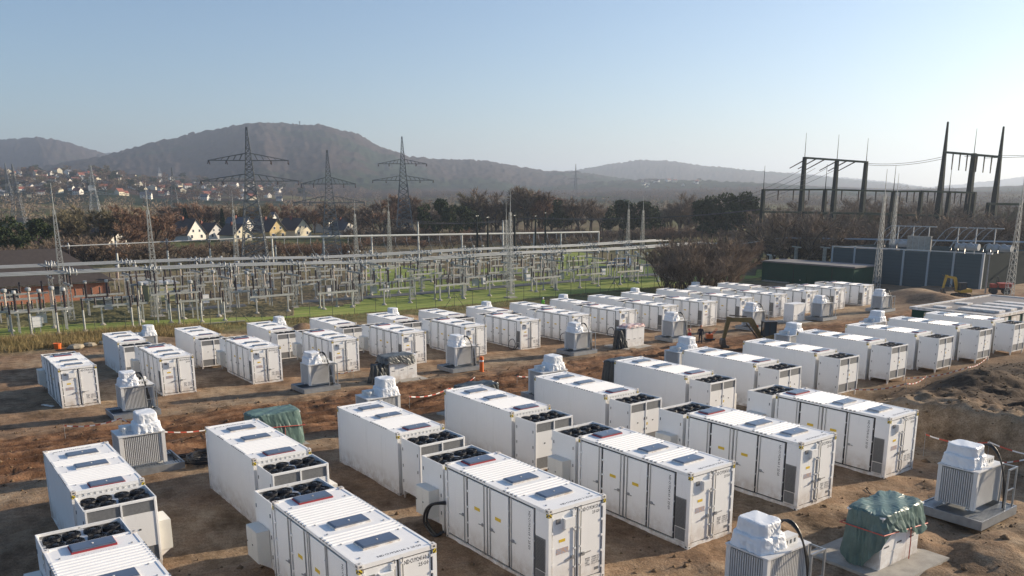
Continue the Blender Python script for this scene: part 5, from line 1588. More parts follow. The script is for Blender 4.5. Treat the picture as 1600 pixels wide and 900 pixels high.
for v in (-20.5, -14.5, -8.5): 
    w = MB().box(137.93, v-.8, zb+1.2, 138.0, v+.8, zb+2.6).build('window', M_WHITE2, r); MB().box(137.90, v-.7, zb+1.3, 137.93, v+.7, zb+2.5).build('pane', M_GLASSW, w)
tag(r, 'red brick building with dark hipped roof at the left behind the switchyard', 'building')
r = empty('brick_outbuilding', (0, 0, 0)); zo = sz(122, -9)
MB().box(120.5, -10.3, zo-.3, 126, 4, zo+3.2).build('wall', M_BRICK, r); MB().box(120.2, -10.6, zo+3.2, 126.3, 4.3, zo+3.45).build('roof', M_ROOFD, r)
MB().box(120.44, -9.7, zo, 120.5, -8.6, zo+2.1).build('door', M_GASKET, r)
tag(r, 'small flat roofed brick outbuilding at the left edge', 'building')
r = empty('garden_shed', (134.5, -33.5, sz(134, -33)))
MB().box(-2.5, -2.2, 0, 2.5, 2.2, 2.6).build('wall', mat('yellow_green_panel', (.35, .36, .20), .8), r); MB().box(-2.7, -2.4, 2.6, 2.7, 2.4, 2.85).build('roof', M_CABG, r)
tag(r, 'small yellowish hut right of the brick building', 'hut')
# blue walled transformer enclosure
r = empty('transformer_enclosure', (0, 0, 0)); zt = 1.95; zg = -4.8
ub = [92.4, 87.8, 83.2, 78.4, 73.9, 69.6, 64.9]
for a, b in zip(ub[:-1], ub[1:]):
    w = MB().box(b+.18, -145.2, zg, a-.18, -145.0, zt-.12).build('wall_panel', M_BLUEW, r)
    j = MB()
    for k in range(1, 12): j.box(b+.18, -144.996, zg+k*.56, a-.18, -144.985, zg+k*.56+.02)
    j.build('panel_joints', M_DKW, w)['kind'] = 'stuff'
for u in ub: MB().box(u-.17, -145.25, zg, u+.17, -144.9, zt).build('post', mat('light_post', (.36, .40, .42), .5), r)
MB().box(64.7, -145.3, zt, 92.6, -144.85, zt+.12).build('coping', mat('light_post', (.36, .40, .42), .5), r)
MB().box(64.75, -163, zg, 64.95, -145.3, zt-.1).build('end_wall', M_DKW, r); MB().box(92.3, -163, zg, 92.5, -145.3, zt-.1).build('end_wall', M_BLUEW, r)
MB().box(64.95, -163.2, zg, 92.3, -163, zt-.1).build('rear_wall', M_BLUEW, r)
MB().box(82.5, -151, zg, 92.2, -145.4, zt-.2).build('roof', M_MEMB, r)
tag(r, 'large blue grey panelled enclosure with light posts on the right', 'enclosure')
r = empty('concrete_firewall', (0, 0, 0)); MB().box(77.4, -152.4, zg, 81.8, -152.0, 4.1).build('slab', M_CONC, r)
for u in (78.5, 79.6, 80.7): MB().box(u-.03, -152.0, zg, u+.03, -151.96, 4.1).build('joint', M_CABG, r)
tag(r, 'pale concrete fire wall rising above the blue enclosure', 'wall')
for n, u in enumerate((85.5, 73.0, 67.5)):
    r = empty('power_transformer', (u, -154.5, zg+.5))
    MB().box(-1.7, -3, 0, 1.7, 3, 4.6).build('tank', M_CABG, r)
    MB().tube((-2.0, -2, 6.6), (2.0, -2, 6.6), .62, None, 14).build('conservator', M_ALU, r)
    for x in (-1.2, 0, 1.2):
        put('insulator', INS18, r, (x, 1.6, 4.6)); MB().path([(x, 1.6, 6.5), (x-.6, 2.2, 7.3), (x-1.6, 3.0, 7.6), (x-2.6, 3.6, 7.1)], .10, 6).build('bushing_lead', M_ALU, r)
    for x in (-1.5, 1.5): MB().box(x-.25, -3.8, .5, x+.25, -3.0, 4.2).build('radiator', M_CABG, r)
    tag(r, ['power transformer left of the concrete fire wall inside the enclosure', 'power transformer right of the concrete fire wall inside the enclosure', 'power transformer at the right end of the blue enclosure'][n], 'transformer', 'power transformers in the enclosure')
for n, (u, k) in enumerate(((87, 0), (84, 1), (81, 2), (75.6, 3), (72.4, 4), (69.2, 5))):
    r = empty('arched_bus_frame', (u, -158, zg))
    z0 = 10.4
    MB().beam((0, 0, 0), (0, 0, z0), .16).build('post', M_ALU, r); MB().beam((-1.4, 0, z0), (1.4, 0, z0), .14, .2).build('crossbar', M_ALU, r)
    MB().path([(1.4, .1, z0), (2.2, .4, z0-.6), (3.0, 1.0, z0-1.9), (3.5, 2.0, z0-3.6)], .07, 6).build('curved_tube', M_ALU, r)
    MB().path([(.2, .1, z0), (1.0, .4, z0-.8), (1.8, 1.0, z0-2.2)], .07, 6).build('curved_tube', M_ALU, r)
    tag(r, f'silver arched bus frame above the blue enclosure, {ORD[n]} from the left', 'bus frame', 'arched bus frames')
# low green hut with flat roof
r = empty('green_hut', (0, 0, 0)); zg2 = -4.7
MB().box(80.4, -139.5, zg2, 99.2, -133.0, -.75).build('wall', M_GREENW, r)
MB().box(80.1, -139.8, -.75, 99.5, -132.7, -.5).build('roof', M_MEMB, r)
for u in (92.3, 84.5): MB().box(u-.05, -133.0, zg2, u+.05, -132.96, -.8).build('panel_joint', M_DKW, r)
d = MB().box(89.5, -133.0, zg2, 91.0, -132.95, -2.3).build('door', M_GREENW, r); MB().box(90.7, -132.95, -3.6, 90.85, -132.9, -3.5).build('door_handle', M_WHITE2, d)
MB().box(93, -132.98, zg2-.2, 98.5, -132.2, zg2+.6).build('plinth', M_CONC, r)
tag(r, 'low dark green flat roofed hut left of the blue enclosure', 'building')
# green prefabricated station behind the end of the second row
r = empty('green_station', (0, 0, 0)); z0 = gz(41, -92)-.3; z1 = .12
MB().box(36.6, -103, z0, 44.8, -85.6, z1-.28).build('wall', M_GREENW, r)
MB().box(36.9, -102.7, z1-.28, 44.5, -85.9, z1-.1).build('roof', M_MEMB, r)
p = MB().box(36.4, -103.2, z1-.28, 36.75, -85.4, z1).box(44.65, -103.2, z1-.28, 45.0, -85.4, z1).box(36.75, -85.75, z1-.28, 44.65, -85.4, z1).box(36.75, -103.2, z1-.28, 44.65, -102.85, z1)
p.build('parapet', M_WHITE2, r)['kind'] = 'stuff'
for k in range(4): MB().box(37.2, -89.2-k*2.6, z1-.1, 41.2, -87.9-k*2.6, z1+.12).build('roof_panel', M_WHITE2, r)
for v in (-87.5, -92): MB().box(42.2, v-1.2, z1-.1, 43.6, v, z1+.05).build('roof_panel', M_WHITE2, r)
for k in range(5): MB().box(36.52, -88.4-k*2.6, z0+.3, 36.6, -86.6-k*2.6, z1-.4).build('wall_panel', M_WHITE2, r)
tag(r, 'dark green station with white roof rim behind the end of the second row', 'building')
# T shaped supports with blue grey bus pipe
e = empty('bus_pipe', (0, 0, 0)); MB().tube((109, -152, 2.7), (60, -166, 3.2), .16, None, 8).build('pipe', mat('blue_pipe', (.30, .36, .42), .4, .3), e); MB().tube((109, -152, 2.7), (122, -148, .3), .08, None, 6).build('branch_pipe', M_ALU, e)
tag(e, 'blue grey horizontal bus pipe above the green hut', 'busbar')
for n, (u, v, z) in enumerate(((105.2, -152, 1.1), (98.6, -152, 1.3), (111.3, -152, -.9))):
    r = empty('bus_post', (u, v, -4.8)); b, l, lv = lattice((0, 0, 0), (0, 0, z+4.6), .5, .4, 8, .09); b.build('bracing', M_PALE, r); l.build('legs', M_PALE, r)['kind'] = 'stuff'
    MB().beam((-1.6, .9, z+4.7), (1.6, -.9, z+4.7), .3, .22).build('crossbar', M_PALE, r)
    for s in (-1.4, 0, 1.4): put('insulator', INS13, r, (s, -s*.56, z+4.8))
    tag(r, ['T shaped pale bus post behind the green hut, middle of three', 'T shaped pale bus post behind the green hut, right of three', 'T shaped pale bus post behind the green hut, left of three'][n], 'bus post', 'T shaped bus posts')
r = empty('lamp_post', (61.5, -139.5, gz(61.5, -139.5))); MB().tube((0, 0, 0), (0, 0, 6.2), .12, .09, 8).build('pole', M_STEEL, r); MB().box(-.35, -.25, 6.1, .35, .25, 6.35).build('lamp_head', M_ALU, r)
tag(r, 'grey lamp post at the right end of the blue enclosure', 'lamp post')
# ------------------------------------------------------------ houses
M_PLW = mat('white_render', (.74, .71, .64), .8, 0, .06, 1); M_PLY = mat('yellow_render', (.55, .42, .20), .8, 0, .06, 1); M_PLC = mat('cream_render', (.68, .62, .46), .8, 0, .06, 1)
M_PLG = mat('grey_render', (.52, .51, .49), .8); M_TILE = mat('dark_tiles', (.075, .052, .045), .75, 0, .3, 2); M_TILER = mat('red_tiles', (.26, .085, .055), .75, 0, .3, 2); M_SLATE = mat('blue_slate', (.10, .11, .13), .6)
def house_parts(w, l, he, hr, wall, roof, r, windows=True):
    """gable house: gables face +-x, ridge along x"""
    b = MB(); b.add([(-l/2, -w/2, -1), (-l/2, w/2, -1), (-l/2, w/2, he), (-l/2, 0, hr), (-l/2, -w/2, he), (l/2, -w/2, -1), (l/2, w/2, -1), (l/2, w/2, he), (l/2, 0, hr), (l/2, -w/2, he)],
                    [(0, 4, 3, 2, 1), (5, 6, 7, 8, 9), (0, 5, 9, 4), (1, 2, 7, 6), (2, 3, 8, 7), (3, 4, 9, 8)])
    b.build('wall', wall, r)
    o = .5; t = .22; dr = (hr-he)/(w/2)
    for s in (-1, 1):
        p = MB(); y1 = s*(w/2+o); z1 = he-o*dr
        p.add([(-l/2-o, 0, hr+.02), (l/2+o, 0, hr+.02), (l/2+o, y1, z1), (-l/2-o, y1, z1), (-l/2-o, 0, hr+.02+t), (l/2+o, 0, hr+.02+t), (l/2+o, y1, z1+t), (-l/2-o, y1, z1+t)],
              [(0, 1, 2, 3), (7, 6, 5, 4), (0, 4, 5, 1), (1, 5, 6, 2), (2, 6, 7, 3), (3, 7, 4, 0)])
        ro = p.build('roof', roof, r)
    MB().box(.5, .3, hr-.6, 1.2, .95, hr+.9).build('chimney', M_TILER, ro)
    if windows:
        for (y, z, ww, hh) in ((-1.4, he+.3, .9, 1.1), (1.4, he+.3, .9, 1.1), (-2.2, .9, 1.1, 1.3), (2.2, .9, 1.1, 1.3)):
            f = MB().box(-l/2-.05, y-ww/2, z, -l/2, y+ww/2, z+hh).build('window', M_WHITE2, r); MB().box(-l/2-.08, y-ww/2+.1, z+.1, -l/2-.05, y+ww/2-.1, z+hh-.1).build('pane', M_GLASSW, f)
NH = [(317, -90.4, 9.5, 11, 3.0, 8.6, M_PLW, M_TILE, 'white gabled house with bright facade among the trees, leftmost of the near houses'),
      (324, -99, 9, 13, 2.8, 6.6, M_PLG, M_TILE, 'low brown roofed house right of the white gabled house'),
      (303, -103.2, 8.5, 10, 2.8, 6.6, M_PLC, M_TILE, 'cream yellow gabled house left of the nearest pylon'),
      (324, -112, 8, 11, 4.2, 8.6, M_PLW, M_SLATE, 'white house with dark slate roof behind the cream house'),
      (309, -118, 8.5, 11, 3.6, 8.2, M_PLY, M_TILE, 'ochre yellow house right of the nearest pylon'),
      (319, -132, 9.5, 11, 3.4, 8.0, M_PLC, M_TILE, 'pale cream house with brown roof right of the ochre house'),
      (316, -151.5, 8.5, 10, 3.0, 7.4, M_PLW, M_SLATE, 'whitish house with dark roof beside the second large pylon'),
      (345, -131, 7, 9, 6.0, 10.2, M_PLW, M_SLATE, 'tall white gable peeking over the trees above the cream house'),
      (348, -158, 7, 9, 6.0, 10.0, M_PLW, M_SLATE, 'white gable behind the second large pylon'),
      (270, -39, 9, 11, 2.8, 6.4, M_PLW, M_TILER, 'white house half hidden by the bare trees on the left'),
      (275, -55, 9, 11, 3, 7.0, M_PLW, M_TILE, 'second white house hidden among the bare trees on the left')]
for (u, v, w, l, he, hr, wm, rm, lab) in NH:
    r = empty('house', (u, v, -4.0), .42+random.Random(int(u)).uniform(-.15, .2)); house_parts(w*.86, l*.9, he*.9, hr*.88, wm, rm, r); tag(r, lab, 'house', 'houses beyond the switchyard')
# ------------------------------------------------------------ pylons, portals, wires
M_PYL = mat('pylon_steel', (.20, .21, .21), .6, .3, .15, .5)
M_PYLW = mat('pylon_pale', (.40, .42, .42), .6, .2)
M_WIRE = mat('conductor', (.10, .10, .105), .5, .4)
def pylon(u, v, h, arms, label, w=5.4, m=M_PYL, rz=None, n=11, t=.20, zb=-4.8, group='large pylons'):
    r = empty('pylon', (u, v, zb), rz if rz is not None else math.atan2(-.80, -.60)+.2)
    hw = h*.60
    b1, l1, _ = lattice((0, 0, 0), (0, 0, hw), w, w*.36, n, t); b2, l2, _ = lattice((0, 0, hw), (0, 0, h), w*.36, .25, n, t*.7)
    b1.add(b2.v, b2.f); l1.add(l2.v, l2.f); b1.build('bracing', m, r); l1.build('legs', m, r)['kind'] = 'stuff'
    for (z, a) in arms:
        wz = w*.36*(1-(max(z-hw, 0))/(h-hw)) if z > hw else w*(1-z/hw)+w*.36*(z/hw)
        for s in (-1, 1):
            q = MB(); tip = Vector((s*a, 0, z)); hh = 1.5
            for y in (-wz/2, wz/2):
                q.beam((s*wz/2, y, z), tip, t*.8); q.beam((s*wz/2, y, z+hh), tip, t*.7)
                for k in range(1, 6):
                    f = k/6; p0 = Vector((s*wz/2, y, z)).lerp(tip, f); p1 = Vector((s*wz/2, y, z+hh)).lerp(tip, f-.08); q.beam(p0, p1, t*.5)
            q.build('crossarm', m, r)
            ii = MB()
            for f in (.55, .98):
                p = Vector((0, 0, z)).lerp(tip, f)
                for dy in (-1, 1): ii.tube(p+Vector((0, .2*dy, -.1)), p+Vector((0, 1.7*dy, -.75)), .13, .09, 6)
            ii.build('insulator_strings', M_INS, r)['kind'] = 'stuff'
    MB().box(-w/2-.6, -w/2-.6, -1, w/2+.6, w/2+.6, .12).build('footing', M_CONC, r)
    return tag(r, label, 'pylon', group)
pylon(188, -68.2, 31.1, ((19.6, 10.6), (24.0, 8.6)), 'tall grey lattice pylon left of centre, nearest of the large pylons', 6.0)
pylon(190.6, -88.1, 26.9, ((14.8, 8.4), (19.1, 6.4)), 'grey lattice pylon second from the nearest, right of it', 5.2)
pylon(260.8, -148.3, 36.0, ((21.5, 10.6), (27, 8.4)), 'grey lattice pylon with two crossarms left of the conifers', 6.6, t=.20)
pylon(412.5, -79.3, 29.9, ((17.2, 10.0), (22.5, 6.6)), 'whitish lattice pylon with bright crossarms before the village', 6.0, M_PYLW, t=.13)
pylon(540, -148.4, 33.4, ((18.6, 10.0), (24, 7)), 'thin grey pylon behind the conifers near the white house', 6.4, t=.20)
pylon(516, -62, 33, ((18, 10), (24, 7)), 'grey lattice pylon at the left edge before the village', 6.8, t=.20)
pylon(894, -102, 46, ((26, 13), (34, 9)), 'faint distant pylon at the far left on the hillside', 8, t=.4, group='distant pylons')
pylon(827, -355, 30, ((17, 9), (22, 6)), 'faint distant pylon behind the nearest large pylon', 6, t=.4, group='distant pylons')
pylon(1150, -1000, 70, ((44, 14), (56, 10)), 'faint distant pylon above the bare trees right of centre', 8, t=.5, group='distant pylons')

M_DARKST = mat('dark_green_steel', (.040, .048, .044), .9, 0, .2, 1, spec=.06)
M_BEAMG = mat('greenish_beam', (.12, .13, .09), .8, 0, .2, 1, spec=.1)
def portal_gantry(label, posts, beams, rods=(), hang=(), zb=-4.8):
    r = empty('portal_gantry', (0, 0, 0))
    for (u, v, h, w0, w1) in posts:
        b = MB(); b.add([(u-w0/2, v-w0/2, zb), (u+w0/2, v-w0/2, zb), (u+w0/2, v+w0/2, zb), (u-w0/2, v+w0/2, zb), (u-w1/2, v-w1/2, zb+h), (u+w1/2, v-w1/2, zb+h), (u+w1/2, v+w1/2, zb+h), (u-w1/2, v+w1/2, zb+h)],
                        [(0, 3, 2, 1), (4, 5, 6, 7), (0, 1, 5, 4), (1, 2, 6, 5), (2, 3, 7, 6), (3, 0, 4, 7)]); b.build('post', M_DARKST, r)
    for (p, q, w, h) in beams: MB().beam(p, q, w, h).build('beam', M_BEAMG, r)
    for (u, v, z, h) in rods: MB().tube((u, v, z), (u, v, z+h), .10, .04, 5).build('lightning_rod', M_DARKST, r)
    for (p, q) in hang: MB().tube(p, q, .17, .12, 6).build('insulator', M_INS, r)
    return tag(r, label, 'gantry', 'portal gantries on the right')
def L3(p, q, f): return tuple(Vector(p).lerp(Vector(q), f))
a, b, c = (141.9, -205.8), (135.0, -210.4), (128.8, -214.3)
z1 = 21.3
hg = [(L3((*a, z1), (*c, z1-1.4), f), tuple(Vector(L3((*a, z1), (*c, z1-1.4), f))+Vector((5.0, 1.0, -2.6)))) for f in (.06, .2, .34, .56, .7, .84)]
portal_gantry('tall dark portal gantry of three posts with slanting insulators, left of the sky line', [(*a, 26.3, 1.5, .8), (*b, 25.6, 1.5, .8), (*c, 24.9, 1.5, .8)],
              [((*a, z1), (*c, z1-1.4), .9, .5)], [(*a, 21.3, 6.5), (*b, 20.6, 6.5), (*c, 20, 6)], hg)
a, b, c = (108.1, -214.3), (102.3, -217.1), (97.2, -219.4); z1 = 21.6
hg = [(L3((*a, z1), (*c, z1-1.4), f), tuple(Vector(L3((*a, z1), (*c, z1-1.4), f))+Vector((0, 0, -4.0)))) for f in (.16, .29, .42, .60, .73, .86)]
portal_gantry('tallest dark portal gantry with pointed outer posts at the right', [(*a, 33.6, 1.9, .35), (*b, 26.0, 1.7, .9), (*c, 32.0, 1.9, .35)], [((*a, z1), (*c, z1-1.4), 1.1, .5)], [(*b, 21, 6)], hg)
P = [(138.2, -183.8, 17.7), (123.3, -188.2, 17.7), (110.2, -196.2, 17.2), (104.9, -199.1, 17.2), (99.7, -201.7, 17.0), (95, -204, 16.8)]
bm = []; hg = []; rd = []
for p, q in zip(P[:-1], P[1:]):
    bm += [((p[0], p[1], p[2]-5), (q[0], q[1], q[2]-5), .7, .4), ((p[0], p[1], p[2]-10.5), (q[0], q[1], q[2]-10.5), .55, .4)]
    for f in (.25, .5, .75):
        t = L3((p[0], p[1], p[2]-5), (q[0], q[1], q[2]-5), f); hg.append((t, (t[0], t[1], t[2]-2.6)))
for p in P[:3]+P[4:5]: rd.append((p[0], p[1], p[2]-5, 6))
portal_gantry('long low dark portal gantry of six posts crossing below the tall gantries', [(*p, 1.3, .7) for p in P], bm, rd, hg)
P = [(100.2, -178, 12.5), (118, -172, 12.5)]
portal_gantry('short dark portal behind the lattice masts of the blue enclosure', [(*p, 1.1, .6) for p in P], [((P[0][0], P[0][1], 7.4), (P[1][0], P[1][1], 7.4), .6, .4)])
portal_gantry('low dark beam portal at the far right above the brown shrubs', [(88, -196, 14.5, 1.2, .7), (66, -200, 14.5, 1.2, .7)], [((88, -196, 9.4), (60, -201, 9.2), .8, .5)])
def wire(pts, label, sag=2.0, r=.05):
    b = MB()
    for p, q in pts:
        p = Vector(p); q = Vector(q); b.path([tuple(p.lerp(q, k/14)-Vector((0, 0, sag*4*(k/14)*(1-k/14)))) for k in range(15)], r, 4)
    o = b.build('power_lines', M_WIRE); o['kind'] = 'stuff'
    return tag(o, label, 'power line')
ln = [((128.8, -214.3, 19.6), (108.1, -214.3, 20.6)), ((128.8, -215, 19.2), (108.1, -215, 20.2)), ((97.2, -219.4, 20), (40, -235, 24)), ((100, -218, 20), (43, -234, 23)), ((104, -216, 20.5), (46, -233, 22.5))]
wire(ln, 'thin conductors running between the tall portal gantries', .8, .05)
wire([((138.2, -183.8-k, 8.0), (170, -128-k*2, 6.0)) for k in (0, 2, 4)]+[((170, -128-k*2, 6.0), (178, -92-k*2, 6.2)) for k in (0, 2, 4)], 'thin conductors sagging across the dark trees in the centre', 1.2, .05)
wire([((141.9-k*5, -205.8-k*3.2, 18.5), (150-k*4, -184-k*2, 9.5)) for k in (0, .5, 1, 1.5)], 'thin slanting conductors below the left tall gantry', .8, .045)
wire([((138.2+k, -183.8, 4), (60+k, -206, 3)) for k in (0, 4, 8)], 'low thin conductors before the brown shrubs on the right', 1.0, .05)
for n, (u, v, h) in enumerate(((170, -128, 11.5), (168, -133, 11.3), (172, -118, 11.5), (169, -137, 12.0), (176, -124, 11))):
    r = empty('steel_pole', (u, v, sz(u, v))); MB().tube((0, 0, 0), (0, 0, h), .32, .18, 8).build('pole', M_DARKST, r); MB().beam((-1.2, 1.2, h-.4), (1.2, -1.2, h-.4), .14).build('crossarm', M_STEEL, r)
    tag(r, 'dark steel pole behind the right end of the switchyard', 'pole', 'dark steel poles')
r = empty('parked_van', (139, -134.5, sz(139, -134)), .6)
bd = MB(); pr = [(-2.4, .35), (2.3, .35), (2.45, .9), (1.7, 1.15), (1.1, 1.95), (-2.3, 2.0), (-2.45, .9)]; n = len(pr)
bd.add([(x, -.9, z) for x, z in pr]+[(x, .9, z) for x, z in pr], [tuple(range(n)), tuple(range(2*n-1, n-1, -1))]+[(i, n+i, n+(i+1) % n, (i+1) % n) for i in range(n)]); bd.build('body', mat('van_blue', (.10, .20, .42), .3), r)
MB().box(-2.0, -.93, 1.2, 1.0, .93, 1.8).build('window_band', M_GLASSW, r)
for x in (-1.5, 1.5):
    for y in (-.95, .75): MB().tube((x, y, .34), (x, y+.2, .34), .34, None, 12).build('wheel', M_MDARK, r)
tag(r, 'blue van parked behind the right end of the switchyard', 'van')
# ------------------------------------------------------------ trees, shrubs, dry grass
def veg_mat(name, c1, c2, sc=.6):
    m = mat(name, c1, .9, 0, .1, sc, col2=c2, spec=.1); return m
V_BARE = veg_mat('bare_twigs', (.28, .215, .160), (.165, .125, .092)); V_RED = veg_mat('reddish_twigs', (.33, .215, .145), (.19, .12, .082))
V_OLIVE = veg_mat('olive_twigs', (.24, .205, .125), (.14, .118, .072)); V_FIR = veg_mat('fir_needles', (.040, .062, .032), (.016, .030, .017)); V_PINE = veg_mat('pine_needles', (.060, .080, .034), (.024, .036, .018))
V_BARK = mat('bark', (.085, .066, .05), .95, 0, .3, 2)
def bare_tree(seed, h, spread, twig_m, n_twig=2600, bush=False):
    rs_ = np.random.default_rng(seed); rnd = random.Random(seed)
    tb = MB(); ends = []
    def grow(p, d, l, r, lev):
        q = p + d*l; mid = p.lerp(q, .5)+Vector((rnd.uniform(-.06, .06)*l, rnd.uniform(-.06, .06)*l, 0))
        n = 5 if lev == 0 else 3
        tb.tube(p, mid, r, r*.8, n, False); tb.tube(mid, q, r*.8, r*.55, n, False)
        ends.append((p, q, lev))
        if lev >= 3: return
        k = rnd.randint(3, 4) if lev else rnd.randint(5, 7)
        for i in range(k):
            t = rnd.uniform(.45, 1.0) if lev else rnd.uniform(.30, 1.0)
            a = rnd.uniform(0, 2*PI); tilt = rnd.uniform(.35, .95) if lev else rnd.uniform(.4, 1.0)
            ax = Vector((math.cos(a), math.sin(a), 0)); nd = (d*math.cos(tilt)+ax*math.sin(tilt)*spread); nd.z = max(nd.z, .05)+.12
            nd.normalize(); grow(p.lerp(q, t), nd, l*rnd.uniform(.50, .72), r*.5, lev+1)
    if bush:
        for i in range(9):
            a = rnd.uniform(0, 2*PI); d = Vector((math.cos(a)*.55, math.sin(a)*.55, 1)).normalized(); grow(Vector((math.cos(a)*.4, math.sin(a)*.4, -.2)), d, h*.42, .07, 1)
    else: grow(Vector((0, 0, -.3)), Vector((rnd.uniform(-.05, .05), rnd.uniform(-.05, .05), 1)).normalized(), h*.46, h*.022, 0)
    fine = [e for e in ends if e[2] >= 2]
    A = np.array([e[0][:] for e in fine]); B = np.array([e[1][:] for e in fine])
    idx = rs_.integers(0, len(fine), n_twig); t = rs_.random(n_twig)[:, None]
    P = A[idx]*(1-t)+B[idx]*t
    d = (B-A)[idx]; d /= np.linalg.norm(d, axis=1)[:, None]; d = d + rs_.normal(0, .55, (n_twig, 3)); d[:, 2] += .15; d /= np.linalg.norm(d, axis=1)[:, None]
    ln = rs_.uniform(.5, 1.25, n_twig)[:, None]*h*.085
    s = np.cross(d, rs_.normal(0, 1, (n_twig, 3))); s /= np.linalg.norm(s, axis=1)[:, None]; s *= h*.0042
    co = np.stack([P-s, P+s, P+d*ln], 1).reshape(-1, 3)
    crown = tri_mesh('crown', co, np.arange(3*n_twig).reshape(-1, 3), twig_m)
    zmax = co[:, 2].max(); return tb.mesh('trunk', V_BARK), crown, zmax
def evergreen(seed, h, m, kind):
    rs_ = np.random.default_rng(seed); n = 2600
    tb = MB().tube((0, 0, -.3), (0, 0, h*.95), h*.022, .03, 6, False)
    if kind == 'fir':
        lay = rs_.random(n)**.75; z = h*(.06+.94*lay); R = h*.21*(1-lay)**.85*(.78+.22*np.sin(lay*48))+.05
        rad = R*np.sqrt(rs_.uniform(.25, 1, n)); a = rs_.random(n)*2*PI; z -= rad*.25
    else:
        nb = 15; cb = np.stack([rs_.normal(0, h*.135, nb), rs_.normal(0, h*.135, nb), rs_.uniform(.36, .93, nb)*h], 1); cb[:, :2] *= np.clip(1.35-cb[:, 2:3]/h, .2, 1)
        k = rs_.integers(0, nb, n); v3 = rs_.normal(0, 1, (n, 3)); v3 /= np.linalg.norm(v3, axis=1)[:, None]; rr = rs_.uniform(.5, 1, n)[:, None]*h*rs_.uniform(.10, .17, nb)[k][:, None]
        pp = cb[k]+v3*rr*np.array([1.15, 1.15, .75]); a = np.arctan2(pp[:, 1], pp[:, 0]); rad = np.hypot(pp[:, 0], pp[:, 1]); z = pp[:, 2]
        for q in cb: tb.tube((0, 0, q[2]*.7), tuple(q), .09, .04, 4, False)
    P = np.stack([rad*np.cos(a), rad*np.sin(a), z], 1)
    d = np.stack([np.cos(a), np.sin(a), -.35+rs_.normal(0, .45, n)], 1)+rs_.normal(0, .5, (n, 3)); d /= np.linalg.norm(d, axis=1)[:, None]
    s = np.cross(d, rs_.normal(0, 1, (n, 3))); s /= np.linalg.norm(s, axis=1)[:, None]
    L_ = h*.042*rs_.uniform(.6, 1.3, n)[:, None]
    co = np.stack([P-s*L_*.45, P+s*L_*.45, P+d*L_*1.25], 1).reshape(-1, 3)
    return tb.mesh('trunk', V_BARK), tri_mesh('crown', co, np.arange(3*n).reshape(-1, 3), m), co[:, 2].max()
PROT = {'bare': [bare_tree(s, 12, .95, V_BARE) for s in (1, 2, 3)], 'red': [bare_tree(s, 12, .9, V_RED, 3000) for s in (4, 5)], 'olive': [bare_tree(s, 12, 1.0, V_OLIVE, 3400) for s in (6, 7)],
        'bush': [bare_tree(s, 6, 1.1, V_BARE, 3000, True) for s in (8, 9, 10)], 'bushred': [bare_tree(s, 6, 1.1, V_RED, 3000, True) for s in (11, 12)],
        'fir': [evergreen(s, 12, V_FIR, 'fir') for s in (13, 14)], 'pine': [evergreen(s, 12, V_PINE, 'pine') for s in (15, 16, 17)]}
VN = {'bare': ('bare_tree', 'leafless grey brown tree'), 'red': ('bare_tree', 'leafless reddish brown tree'), 'olive': ('bare_tree', 'leafless olive brown tree'), 'bush': ('bare_shrub', 'leafless brown shrub'),
      'bushred': ('bare_shrub', 'leafless reddish shrub'), 'fir': ('conifer', 'dark pointed conifer'), 'pine': ('pine_tree', 'dark green broad pine')}
VP = {'U': 'in the undergrowth of the tree belt', 'B': 'in the back row of the tree belt', 'L': 'at the left beyond the brick building', 'H': 'around the near houses', 'M': 'in the belt behind the switchyard', 'R': 'beyond the switchyard at the right', 'G': 'in the hedge behind the switchyard',
      'G2': 'in the thicket behind the blue enclosure', 'N': 'in the thicket right of the lawn'}
rv = random.Random(3)
VC = {}
TREES.sort(key=lambda a: -math.atan2(a[2], a[1]))
for (k, u, v, h, grp) in TREES:
    tr, cr, zm = rv.choice(PROT[k]); s = (h+.2)/zm
    o = empty(VN[k][0], (u, v, sz(u, v)-.1), rv.random()*6.28); w = s*(rv.uniform(1.05, 1.35) if k not in ('fir', 'pine') else rv.uniform(.7, .95)); w *= .72 if grp == 'N' else 1.0; o.scale = (w, w, s)
    put('trunk', tr, o); put('crown', cr, o)
    nk = (VN[k][1], grp); VC[nk] = VC.get(nk, -1)+1
    tag(o, f'{nth(VC[nk])} {VN[k][1]} from the left {VP[grp]}', 'shrub' if 'bush' in k else 'tree', f'{VN[k][1]}s {VP[grp]}')
# dry grass along the fence
def grass(name, n, fu, fv_, h, m, seed, label):
    rs_ = np.random.default_rng(seed); u = fu(rs_, n); v = fv_(rs_, n)
    dens = vnoise(u*.5, v*.35, 5); keep = rs_.random(n) < dens**1.3*1.5; u = u[keep]; v = v[keep]; n = len(u)
    z = site_z(u, v)-.02; hh = h*rs_.uniform(.5, 1.2, n)
    a = rs_.random(n)*PI; lean = rs_.normal(0, .28, (n, 2))
    sx = np.cos(a)*.022; sy = np.sin(a)*.022
    co = np.stack([np.stack([u-sx, v-sy, z], 1), np.stack([u+sx, v+sy, z], 1), np.stack([u+lean[:, 0]*hh, v+lean[:, 1]*hh, z+hh], 1)], 1).reshape(-1, 3)
    o = put(name, tri_mesh(name, co, np.arange(3*n).reshape(-1, 3), m)); o['kind'] = 'stuff'; tag(o, label, 'grass')
G_DRY = mat('dry_grass', (.34, .255, .125), .95, 0, .2, .5, col2=(.17, .14, .06), spec=.1)
grass('dry_grass', 42000, lambda r, n: r.uniform(94.5, 103.5, n), lambda r, n: -r.uniform(-14, 30, n), .85, G_DRY, 4, 'tall dry grass along the fence on the left')
grass('verge_grass', 9000, lambda r, n: r.uniform(97.5, 103.2, n), lambda r, n: -r.uniform(28, 115, n), .42, G_DRY, 6, 'dry grass tufts along the fence behind the farthest row')
